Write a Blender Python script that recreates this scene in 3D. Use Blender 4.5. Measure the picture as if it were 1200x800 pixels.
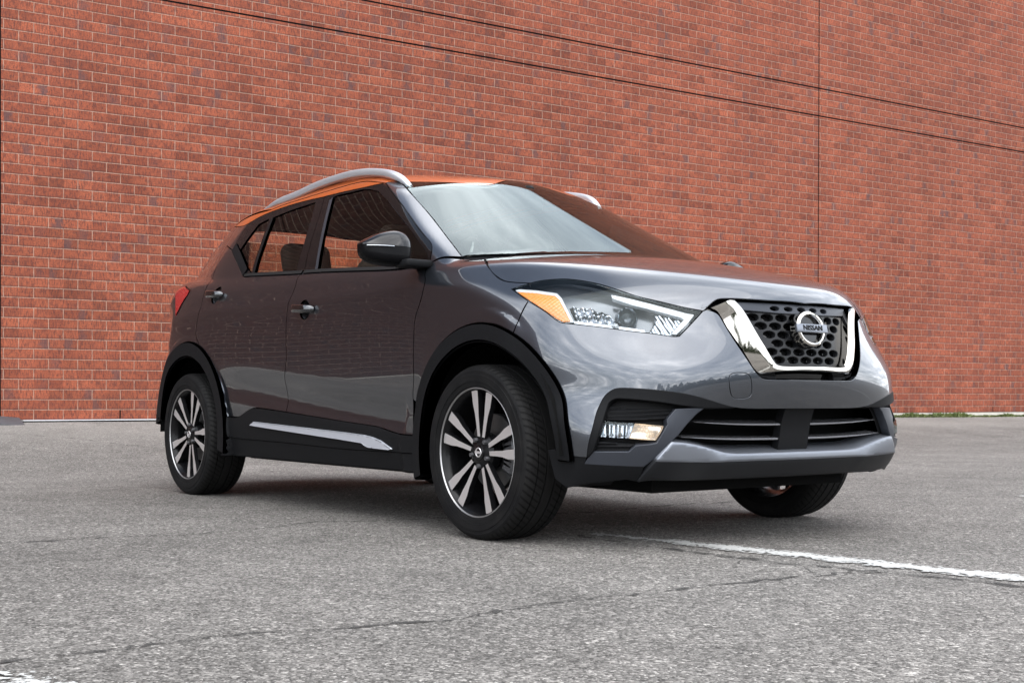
import bpy, bmesh, math, random
import numpy as np
from mathutils import Vector
from mathutils.geometry import delaunay_2d_cdt
for o in list(bpy.data.objects): bpy.data.objects.remove(o)
SC_=bpy.context.scene
COL=SC_.collection
random.seed(4); RNG=np.random.default_rng(7)

# compact car parked in front of a brick wall: built from code, one smooth master surface trimmed into panels
EXPOSURE=0.5
SKY_STRENGTH=0.15
SUN_ENERGY=1.2
FOG_E=0.8
WROT_F=6
WROT_R=-47
ASPH=1.0
LWEAR=1.25
WALLH=9.5
USHIFT=0.0
CLOUD_DARK=(8.5,9.1,10.0)
CLOUD_MID=(15.5,16.1,17.0)
CLOUD_LIGHT=(27,27,27.5)
BR1=(.232,.060,.031)
BR2=(.325,.090,.045)
FOGC=(0.682,-0.656,0.400)
ZEN=0.42

# ------------------------------------------------------------------ camera
cam=bpy.data.cameras.new('camera'); camo=bpy.data.objects.new('camera',cam); COL.objects.link(camo)
cam.sensor_width=36; cam.lens=1518.4/1200*36; cam.shift_y=71.8/1200; cam.clip_end=500; cam.clip_start=.1
from mathutils import Matrix
yaw,pitch,roll=2.50124603,-.00521151885,.00246595091
fw=Vector((math.cos(yaw)*math.cos(pitch),math.sin(yaw)*math.cos(pitch),math.sin(pitch)))
rt=fw.cross(Vector((0,0,1))).normalized(); up=rt.cross(fw)
r2=rt*math.cos(roll)+up*math.sin(roll); u2=-rt*math.sin(roll)+up*math.cos(roll)
M=Matrix((r2,u2,-fw)).transposed().to_4x4(); M.translation=Vector((3.81155793,-3.53706506,.516868543))
camo.matrix_world=M; SC_.camera=camo
cam.dof.use_dof=False

# ------------------------------------------------------------------ sky, sun, exposure
SC_.view_settings.view_transform='Standard'; SC_.view_settings.look='None'
SC_.view_settings.exposure=EXPOSURE; SC_.view_settings.gamma=1
SUN_EL,SUN_AZ=math.radians(62),math.radians(-25)      # azimuth of the sun in the xy plane
wd=bpy.data.worlds.new('World'); SC_.world=wd; wd.use_nodes=True
nt=wd.node_tree; nt.nodes.clear()
def N(nt,t,**k):
    n=nt.nodes.new(t)
    for a,b in k.items():
        if a=='inp':
            for i,v in b.items(): n.inputs[i].default_value=v
        else: setattr(n,a,b)
    return n
def L(nt,a,b): nt.links.new(a,b)
def MATH(nt,op,a,b=None,c=None):
    n=N(nt,'ShaderNodeMath',operation=op)
    for i,v in enumerate((a,b,c)):
        if v is None: continue
        if isinstance(v,(int,float)): n.inputs[i].default_value=v
        else: L(nt,v,n.inputs[i])
    return n.outputs[0]
def RAMP(nt,fac,stops,interp='LINEAR'):
    r=N(nt,'ShaderNodeValToRGB'); r.color_ramp.interpolation=interp
    el=r.color_ramp.elements
    while len(el)<len(stops): el.new(.5)
    for e,(p,c) in zip(el,stops):
        e.position=p; e.color=(c,c,c,1) if isinstance(c,(int,float)) else (*c,1)
    if fac is not None: L(nt,fac,r.inputs[0])
    return r.outputs[0]
def MIX(nt,fac,a,b,mode='MIX'):
    m=N(nt,'ShaderNodeMix',data_type='RGBA',blend_type=mode)
    if isinstance(fac,(int,float)): m.inputs[0].default_value=fac
    else: L(nt,fac,m.inputs[0])
    for s,v in ((6,a),(7,b)):
        if isinstance(v,tuple): m.inputs[s].default_value=(*v,1) if len(v)==3 else v
        else: L(nt,v,m.inputs[s])
    return m.outputs[2]
def NOISE(nt,vec,scale,detail=4,rough=.55,dim='3D'):
    n=N(nt,'ShaderNodeTexNoise',inp={'Scale':scale,'Detail':detail,'Roughness':rough}); n.noise_dimensions=dim
    if vec is not None: L(nt,vec,n.inputs['Vector'])
    return n.outputs[0]
sky=N(nt,'ShaderNodeTexSky',sky_type='NISHITA',sun_disc=False,sun_elevation=SUN_EL,sun_rotation=math.pi/2-SUN_AZ,air_density=1.2,dust_density=2.0,ozone_density=1.5)
tc=N(nt,'ShaderNodeTexCoord')
# cloud layer: the view direction hits a flat layer, so clouds crowd together towards the horizon
sep=N(nt,'ShaderNodeSeparateXYZ'); L(nt,tc.outputs['Generated'],sep.inputs[0])
zz=MATH(nt,'MAXIMUM',sep.outputs[2],.0)
den=MATH(nt,'ADD',zz,.18)
cx=MATH(nt,'DIVIDE',sep.outputs[0],den); cy=MATH(nt,'DIVIDE',sep.outputs[1],den)
cb=N(nt,'ShaderNodeCombineXYZ'); L(nt,cx,cb.inputs[0]); L(nt,cy,cb.inputs[1])
n1=NOISE(nt,cb.outputs[0],1.6,7,.6); n2=NOISE(nt,cb.outputs[0],.6,3,.5)
mixn=MATH(nt,'MULTIPLY_ADD',n2,.5,MATH(nt,'MULTIPLY',n1,.5))
cover=RAMP(nt,mixn,[(.38,.50),(.60,1.0)])
shade=RAMP(nt,n1,[(.30,CLOUD_DARK),(.52,CLOUD_MID),(.68,CLOUD_LIGHT)])
col=MIX(nt,cover,sky.outputs[0],shade)
# dark gap put into the cloud over the building so front pillars reflect darker
gd=N(nt,'ShaderNodeVectorMath',operation='DOT_PRODUCT');L(nt,tc.outputs['Generated'],gd.inputs[0]);gd.inputs[1].default_value=(-.50,-.10,.86)
col=MIX(nt,1.0,col,RAMP(nt,gd.outputs['Value'],[(.86,1.0),(.955,(.13,.155,.20))]),'MULTIPLY')
bg=N(nt,'ShaderNodeBackground',inp={'Strength':SKY_STRENGTH}); L(nt,col,bg.inputs[0])
L(nt,bg.outputs[0],N(nt,'ShaderNodeOutputWorld').inputs[0])
sl=bpy.data.lights.new('sun','SUN'); sl.energy=SUN_ENERGY; sl.angle=math.radians(75); sl.color=(1,.96,.9)
so=bpy.data.objects.new('sun',sl); COL.objects.link(so)
sd=Vector((math.cos(SUN_EL)*math.cos(SUN_AZ),math.cos(SUN_EL)*math.sin(SUN_AZ),math.sin(SUN_EL)))
so.rotation_euler=sd.to_track_quat('Z','Y').to_euler(); so.location=(10,-6,14)

# ------------------------------------------------------------------ materials
def mat(name):
    m=bpy.data.materials.new(name); m.use_nodes=True; nt=m.node_tree; nt.nodes.clear()
    o=N(nt,'ShaderNodeOutputMaterial'); p=N(nt,'ShaderNodeBsdfPrincipled'); L(nt,p.outputs[0],o.inputs[0])
    return m,nt,p
def setp(p,**k):
    nm={'col':'Base Color','met':'Metallic','rough':'Roughness','coat':'Coat Weight','coatr':'Coat Roughness','spec':'Specular IOR Level','ior':'IOR','trans':'Transmission Weight','alpha':'Alpha','emc':'Emission Color','ems':'Emission Strength'}
    for a,b in k.items():
        if a in('col','emc'): b=(*b,1)
        p.inputs[nm[a]].default_value=b
def simple(name,col,rough=.5,met=0,noise=.06,scale=40,bump=0,**k):
    """procedural base: colour and roughness wander a little with object-space noise"""
    m,nt,p=mat(name); setp(p,col=col,rough=rough,met=met,**k)
    tc=N(nt,'ShaderNodeTexCoord'); n=NOISE(nt,tc.outputs['Object'],scale,5,.6)
    if noise:
        a=tuple(c*(1-noise*2) for c in col); b=tuple(min(1,c*(1+noise*2)) for c in col)
        L(nt,MIX(nt,n,a,b),p.inputs['Base Color'])
        L(nt,MATH(nt,'MULTIPLY_ADD',n,.12,max(.0,rough-.06)),p.inputs['Roughness'])
    if bump:
        b=N(nt,'ShaderNodeBump',inp={'Strength':bump,'Distance':.002}); L(nt,n,b.inputs['Height']); L(nt,b.outputs[0],p.inputs['Normal'])
    return m
def paint(name,col,met,rough,flake=.25):
    m,nt,p=mat(name); setp(p,col=col,met=met,rough=rough,coat=1,coatr=.02,ior=1.5); p.inputs['Coat IOR'].default_value=1.75
    tc=N(nt,'ShaderNodeTexCoord'); v=N(nt,'ShaderNodeTexVoronoi',inp={'Scale':1400}); L(nt,tc.outputs['Object'],v.inputs['Vector'])
    d=NOISE(nt,tc.outputs['Object'],3.0,4,.6)
    f1=MIX(nt,v.outputs['Color'],tuple(c*(1-flake) for c in col),tuple(c*(1+flake) for c in col))
    L(nt,MIX(nt,MATH(nt,'MULTIPLY',d,.06),f1,(.20,.19,.17)),p.inputs['Base Color'])   # a film of road dust
    L(nt,MATH(nt,'MULTIPLY_ADD',d,.03,.0),p.inputs['Coat Roughness'])
    return m
def glass(name,tint,rough=0.0,ior=1.5,dirt=.02):
    m=bpy.data.materials.new(name); m.use_nodes=True; nt=m.node_tree; nt.nodes.clear()
    o=N(nt,'ShaderNodeOutputMaterial'); tr=N(nt,'ShaderNodeBsdfTransparent',inp={'Color':(*tint,1)})
    gl=N(nt,'ShaderNodeBsdfGlossy',inp={'Roughness':rough,'Color':(.90,1,1,1)}); fr=N(nt,'ShaderNodeFresnel',inp={'IOR':ior})
    mx=N(nt,'ShaderNodeMixShader')
    tc=N(nt,'ShaderNodeTexCoord'); n=NOISE(nt,tc.outputs['Object'],5,5,.6)
    L(nt,MATH(nt,'MULTIPLY_ADD',n,dirt,fr.outputs[0]),mx.inputs[0])
    L(nt,tr.outputs[0],mx.inputs[1]); L(nt,gl.outputs[0],mx.inputs[2]); L(nt,mx.outputs[0],o.inputs[0])
    return m
MG=dict(
 grey=paint('gunmetal_paint',(.056,.064,.079),.9,.31),
 orange=paint('orange_paint',(.56,.115,.016),.2,.32,.12),
 black_gloss=simple('gloss_black',(.006,.006,.0065),.07,0,.05,8,spec=.45),
 plastic=simple('black_plastic',(.008,.0082,.009),.52,0,.12,220,.25,spec=.08),
 plastic_g=simple('grey_plastic',(.040,.044,.054),.36,.3,.03,30,.03,spec=.4),
 rubber=simple('rubber_seal',(.008,.008,.008),.6,0,.1,60,spec=.3),
 dark=simple('dark_interior',(.006,.006,.0065),.75,0,.1,30,spec=.25),
 under=simple('underbody',(.004,.004,.004),.9,0,.2,20,spec=.1),
 seat=simple('seat_cloth',(.010,.010,.011),.85,0,.15,300,.3),
 headliner=simple('headliner',(.035,.033,.032),.9,0,.05,80),
 gmesh=simple('grille_plastic',(.012,.0125,.014),.28,0,.03,30,spec=.22),
 fogoff=simple('unlit_reflector',(.35,.34,.33),.2,.8,.08,60),
 chrome=simple('chrome',(.60,.575,.53),.07,1,.01,30),
 silver=simple('satin_silver',(.20,.213,.24),.34,.8,.01,6),
 rail=simple('rail_silver',(.52,.53,.56),.36,.6,.01,6),
 alu=simple('machined_alloy',(.80,.78,.78),.36,.85,.01,8),
 alublack=simple('alloy_black',(.005,.005,.0055),.25,.0,.05,30,spec=.2),
 disc=simple('brake_steel',(.14,.14,.14),.4,.9,.08,80),
 caliper=simple('caliper_iron',(.10,.10,.105),.5,.6,.1,60),
 glass_f=glass('windscreen_glass',(.74,.86,.85),0,1.62,.0),
 glass_s=glass('tinted_side_glass',(.86,.80,.70),0,1.45,.0),
 glass_l=glass('lamp_lens',(.92,.94,.95),0,1.33,.0),
 amber=simple('amber_reflector',(.85,.26,.03),.25,0,.12,120,coat=1),
 white=simple('white_guide',(.60,.62,.64),.22,.0,.03,100,coat=1),
 lampchrome=simple('lamp_reflector',(.42,.44,.47),.12,1,.05,60),
 lampgrey=simple('lamp_housing',(.12,.128,.14),.2,.6,.05,10,coat=.4),
 red=simple('red_lens',(.42,.012,.014),.10,0,.1,70,coat=1),
 redd=simple('dark_red_lens',(.10,.006,.008),.12,0,.1,70,coat=1),
)
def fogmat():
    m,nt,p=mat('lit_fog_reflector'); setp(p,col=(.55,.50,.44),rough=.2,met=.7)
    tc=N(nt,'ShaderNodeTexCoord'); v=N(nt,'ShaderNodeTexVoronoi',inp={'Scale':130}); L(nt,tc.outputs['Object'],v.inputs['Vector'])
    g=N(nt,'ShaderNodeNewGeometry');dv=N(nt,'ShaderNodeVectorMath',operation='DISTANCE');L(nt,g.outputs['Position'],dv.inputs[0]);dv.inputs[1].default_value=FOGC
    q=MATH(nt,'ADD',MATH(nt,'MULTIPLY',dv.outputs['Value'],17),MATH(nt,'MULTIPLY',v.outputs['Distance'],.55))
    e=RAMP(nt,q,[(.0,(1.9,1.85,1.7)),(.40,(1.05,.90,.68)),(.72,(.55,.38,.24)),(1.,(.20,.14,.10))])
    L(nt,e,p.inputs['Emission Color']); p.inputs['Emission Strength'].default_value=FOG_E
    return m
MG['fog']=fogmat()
def tyremat():
    m,nt,p=mat('tyre_rubber'); setp(p,rough=.62,spec=.09)
    tc=N(nt,'ShaderNodeTexCoord'); s=N(nt,'ShaderNodeSeparateXYZ'); L(nt,tc.outputs['Object'],s.inputs[0])
    an=MATH(nt,'ARCTAN2',s.outputs[2],s.outputs[0])
    rad=MATH(nt,'SQRT',MATH(nt,'ADD',MATH(nt,'MULTIPLY',s.outputs[0],s.outputs[0]),MATH(nt,'MULTIPLY',s.outputs[2],s.outputs[2])))
    ay=MATH(nt,'ABSOLUTE',s.outputs[1])
    ph=MATH(nt,'MULTIPLY_ADD',an,76/1.0,MATH(nt,'MULTIPLY',s.outputs[1],150))
    saw=MATH(nt,'SINE',ph)
    sipe=MATH(nt,'LESS_THAN',saw,-.55)
    tread=MATH(nt,'GREATER_THAN',rad,.303)
    outer=MATH(nt,'GREATER_THAN',ay,.028)
    msk=MATH(nt,'MULTIPLY',MATH(nt,'MULTIPLY',sipe,tread),outer)
    n=NOISE(nt,tc.outputs['Object'],55,6,.65); dust=NOISE(nt,tc.outputs['Object'],9,5,.6)
    base=MIX(nt,RAMP(nt,dust,[(.42,0.),(.75,.5)]),(.0075,.0075,.008),(.022,.021,.020))
    base=MIX(nt,MATH(nt,'MULTIPLY',tread,.5),base,(.016,.0155,.015))
    L(nt,MIX(nt,MATH(nt,'MULTIPLY',msk,.85),base,(.004,.004,.004)),p.inputs['Base Color'])
    # fine moulded ribs and a raised band of markings on the sidewall
    rib=MATH(nt,'MULTIPLY',MATH(nt,'SINE',MATH(nt,'MULTIPLY',rad,2600)),MATH(nt,'LESS_THAN',rad,.262))
    h=MATH(nt,'SUBTRACT',MATH(nt,'MULTIPLY_ADD',n,.15,MATH(nt,'MULTIPLY',rib,.10)),msk)
    b=N(nt,'ShaderNodeBump',inp={'Strength':.8,'Distance':.004}); L(nt,h,b.inputs['Height']); L(nt,b.outputs[0],p.inputs['Normal'])
    return m
MG['tyre']=tyremat()

# ------------------------------------------------------------------ object helpers
def tagit(o,label=None,cat=None,group=None,kind=None):
    for k,v in (('label',label),('category',cat),('group',group),('kind',kind)):
        if v: o[k]=v
    return o
def link(name,me,parent=None,m=None,off=None):
    o=bpy.data.objects.new(name,me); COL.objects.link(o)
    if m is not None:
        me.materials.clear(); me.materials.append(MG[m] if isinstance(m,str) else m)
    if parent is not None: o.parent=parent
    return o
def mesh(name,V,F,smooth=True,normals=None):
    me=bpy.data.meshes.new(name); me.from_pydata([tuple(v) for v in V],[],[tuple(f) for f in F]); me.update()
    if smooth: me.polygons.foreach_set('use_smooth',[True]*len(me.polygons))
    if normals is not None: me.normals_split_custom_set_from_vertices([tuple(n) for n in normals])
    return me
def bmesh_obj(name,bm,parent,m,smooth=30,fix=True):
    if fix: bmesh.ops.recalc_face_normals(bm,faces=bm.faces)
    me=bpy.data.meshes.new(name); bm.to_mesh(me); bm.free()
    if smooth:
        me.polygons.foreach_set('use_smooth',[True]*len(me.polygons))
        try: me.set_sharp_from_angle(angle=math.radians(smooth))
        except Exception: pass
    return link(name,me,parent,m)
def box(bm,c,s,bev=0.,seg=2,rot=None):
    r=bmesh.ops.create_cube(bm,size=1); vs=r['verts']
    for v in vs: v.co=Vector((v.co.x*s[0],v.co.y*s[1],v.co.z*s[2]))
    if bev>0:
        es=list({e for v in vs for e in v.link_edges})
        rb=bmesh.ops.bevel(bm,geom=es,offset=bev,segments=seg,profile=.5,affect='EDGES')
        vs=list({v for f in rb['faces'] for v in f.verts}|{v for v in vs if v.is_valid})
    for v in vs:
        if rot is not None: v.co=rot@v.co
        v.co+=Vector(c)
    return vs

# ------------------------------------------------------------------ master surface of the body
class Sp:
    """natural cubic spline with linear extrapolation"""
    def __init__(s,x,y):
        s.x=np.array(x,float);s.y=np.array(y,float);n=len(x);h=np.diff(s.x)
        A=np.zeros((n,n));b=np.zeros(n);A[0,0]=A[-1,-1]=1
        for i in range(1,n-1):
            A[i,i-1]=h[i-1];A[i,i]=2*(h[i-1]+h[i]);A[i,i+1]=h[i]
            b[i]=6*((s.y[i+1]-s.y[i])/h[i]-(s.y[i]-s.y[i-1])/h[i-1])
        s.m=np.linalg.solve(A,b);s.h=h
        s.d0=(s.y[1]-s.y[0])/h[0]-h[0]*s.m[1]/6
        s.d1=(s.y[-1]-s.y[-2])/h[-1]+h[-1]*s.m[-2]/6
    def __call__(s,v):
        v=np.asarray(v,float);c=np.clip(v,s.x[0],s.x[-1])
        i=np.clip(np.searchsorted(s.x,c)-1,0,len(s.h)-1)
        h=s.h[i];a=(s.x[i+1]-c)/h;b=(c-s.x[i])/h
        r=a*s.y[i]+b*s.y[i+1]+((a**3-a)*s.m[i]+(b**3-b)*s.m[i+1])*h*h/6
        return r+np.minimum(v-s.x[0],0)*s.d0+np.maximum(v-s.x[-1],0)*s.d1
def smax(a,b,k):
    h=np.maximum(k-np.abs(a-b),0)/k
    return np.maximum(a,b)+h*h*h*k/6
def smin(a,b,k): return -smax(-a,-b,k)
def sst(a,b,v):
    t=np.clip((v-a)/(b-a),0,1);return t*t*t*(t*(6*t-15)+10)
# half width of the lower body at mid door by height
S=Sp([.10,.20,.30,.40,.52,.62,.72,.82,.90,.97,1.03,1.08,1.15,1.25],
     [.79,.815,.838,.850,.858,.863,.866,.866,.861,.850,.833,.808,.765,.69])
DL=Sp([-3.6,-3.4,-3.25,-3.1,-3.0,-2.9,-2.75,-2.5,-2,-1.2,-.5,-.1,.15,.3,.45,.6,.75,.95],
      [.34,.245,.172,.103,.060,.033,.010,0,0,0,0,.001,.006,.013,.026,.055,.11,.20])
DH=Sp([-3.6,-3.4,-3.25,-3.1,-3.0,-2.9,-2.75,-2.5,-2,-1.2,-.6,-.3,0,.2,.4,.6,.8,.95],
      [.35,.215,.135,.072,.048,.035,.020,.004,0,0,0.0,.004,.014,.03,.065,.13,.22,.31])
ZN=[.15,.22,.27,.31,.42,.50,.55,.62,.72,.80,.865,.95,1.05]
NC=Sp(ZN,[.62,.69,.728,.748,.768,.795,.81,.815,.803,.788,.777,.745,.69])
NA=Sp(ZN,[.1,.1,.1,.1,.08,.15,.2,.27,.44,.51,.60,.85,1.0])
NB=Sp(ZN,[.5,.5,.5,.5,.60,.85,.85,.7,.40,.40,.5,.6,.6])
HZ=Sp([-3.5,-1.2,-.6,-.3,-.1,0,.2,.35,.5,.6,.7,.8,.9],[1.2,1.15,1.118,1.098,1.082,1.072,1.041,1.011,.976,.950,.918,.878,.83])
TX=Sp([.2,.35,.5,.65,.8,.95,1.1,1.25],[-3.38,-3.44,-3.46,-3.44,-3.41,-3.37,-3.31,-3.22])
RZ=Sp([-3.4,-3.1,-2.9,-2.5,-2.0,-1.6,-1.35,-1.2,-1.0,-.8,-.5],[1.42,1.480,1.513,1.552,1.567,1.566,1.554,1.541,1.512,1.472,1.40])
RC=Sp([-3.3,-2.8,-2.4,-1.9,-1.45,-1.15,-.95,-.7],[.25,.25,.24,.155,.105,.165,.25,.27])
G=Sp([.9,1.0,1.07,1.15,1.25,1.35,1.42,1.5,1.6],[.84,.822,.80,.768,.717,.657,.612,.556,.48])
DG=Sp([-3.5,-3.2,-3.0,-2.8,-2.5,-2.2,-1.5,-.8,-.3,0],[.30,.19,.138,.082,.02,.003,0,.0,.01,.03])
SC=Sp([-3.0,-2.2,-1.45,-.42,.3],[.52,.56,.50,.415,.36])
WK=Sp([1.0,1.07,1.45,1.6],[.40,.41,.60,.66])
FLR=[(0.,.318,.516),(-2.62,.318,.505)]
def body(P):
    x,y,z=P[...,0],np.abs(P[...,1]),P[...,2]
    y=np.sqrt(y*y+1e-6)
    t=sst(.62,1.08,z)
    W=S(z)-DL(x)*(1-t)-DH(x)*t
    # lower door scoop
    q=z-SC(x)
    sc=np.where(q>0,1-sst(0,.13,q),1-sst(0,.085,-q))
    W=W-.020*sc*sst(-2.6,-1.3,x)*(1-sst(-.48,-.25,x))
    # shoulder crease from the headlamp over the door handles
    zc=.930-.0*x
    W=W+.006*np.exp(-((z-zc)/.035)**2)*sst(-3.1,-2.6,x)*(1-sst(.0,.25,x))
    tl=sst(-2.85,-3.1,x)
    W=W-tl*(.026*np.exp(-((z-.91)/.085)**2)+.022*(1-sst(.40,.52,z)))
    fs=(y-W)
    # flares
    for cx,cz,r in FLR:
        rr=np.hypot(x-cx,z-cz)
        yo=.868-.062*sst(.14,.50,x)-.02*sst(-.22,-.45,x) if cx>-1 else .868-.03*sst(-2.75,-3.12,x)
        ff=smax(y-yo+.10*np.maximum(z-.62,0)**1.5,rr-r,.030)
        ff=smax(ff,.6-y,.01)
        fs=smin(fs,ff,.014)
    F=NC(z)-NA(z)*y*y-NB(z)*y**6
    fn=(x-F)/np.sqrt(1+(2*NA(z)*y+6*NB(z)*y**5)**2)
    H=HZ(x)-.10*y*y-.05*y**6
    fh=(z-H)*.95
    T=TX(z)+.25*y*y+.25*y**6
    ft=(T-x)/np.sqrt(1+(.5*y+1.5*y**5)**2)
    b=smax(fs,fn,.085)
    b=smax(b,fh,.085)
    b=smax(b,ft,.08)
    b=smax(b,.14-z,.04)
    return b
def green(P):
    x,y,z=P[...,0],np.abs(P[...,1]),P[...,2]
    y=np.sqrt(y*y+1e-6)
    g=(y-(G(z)-DG(x)))*.88
    w=(x-(-.10-1.842*(z-1.07)-WK(z)*y*y))*.46
    r=(z-(RZ(x)-RC(x)*y*y))*.97
    re=(-3.08-.78*(z-1.45)*-1.0*-1.0*0-x-(1.45-z)*.75+.30*y*y)*.78
    a=smax(g,w,.045)
    a=smax(a,r,.035)
    a=smax(a,re,.04)
    return smax(a,.9-z,.05)
def f(P):
    return smin(body(P),green(P),.022)
def fgrad(fn,P,e=8e-4):
    g=np.empty(P.shape)
    for i in range(3):
        d=np.zeros(3);d[i]=e
        g[...,i]=fn(P+d)-fn(P-d)
    return g/np.linalg.norm(g,axis=-1,keepdims=True)
def trace(fn,O,D,off=0.,it=40,t0=None,tmax=9.):
    """sphere trace rays O+tD to fn==off"""
    t=np.zeros(len(O)) if t0 is None else t0.copy()
    for _ in range(it):
        t=np.minimum(t+.8*(fn(O+t[:,None]*D)-off),tmax)
    for _ in range(4):
        P=O+t[:,None]*D;v=fn(P)-off
        dv=(fn(P+D*1e-4)-off-v)/1e-4
        dv=np.where(np.abs(dv)<.15,-.15,dv)
        s=np.clip(-v/dv,-.02,.02);t=t+s
    return t
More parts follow.
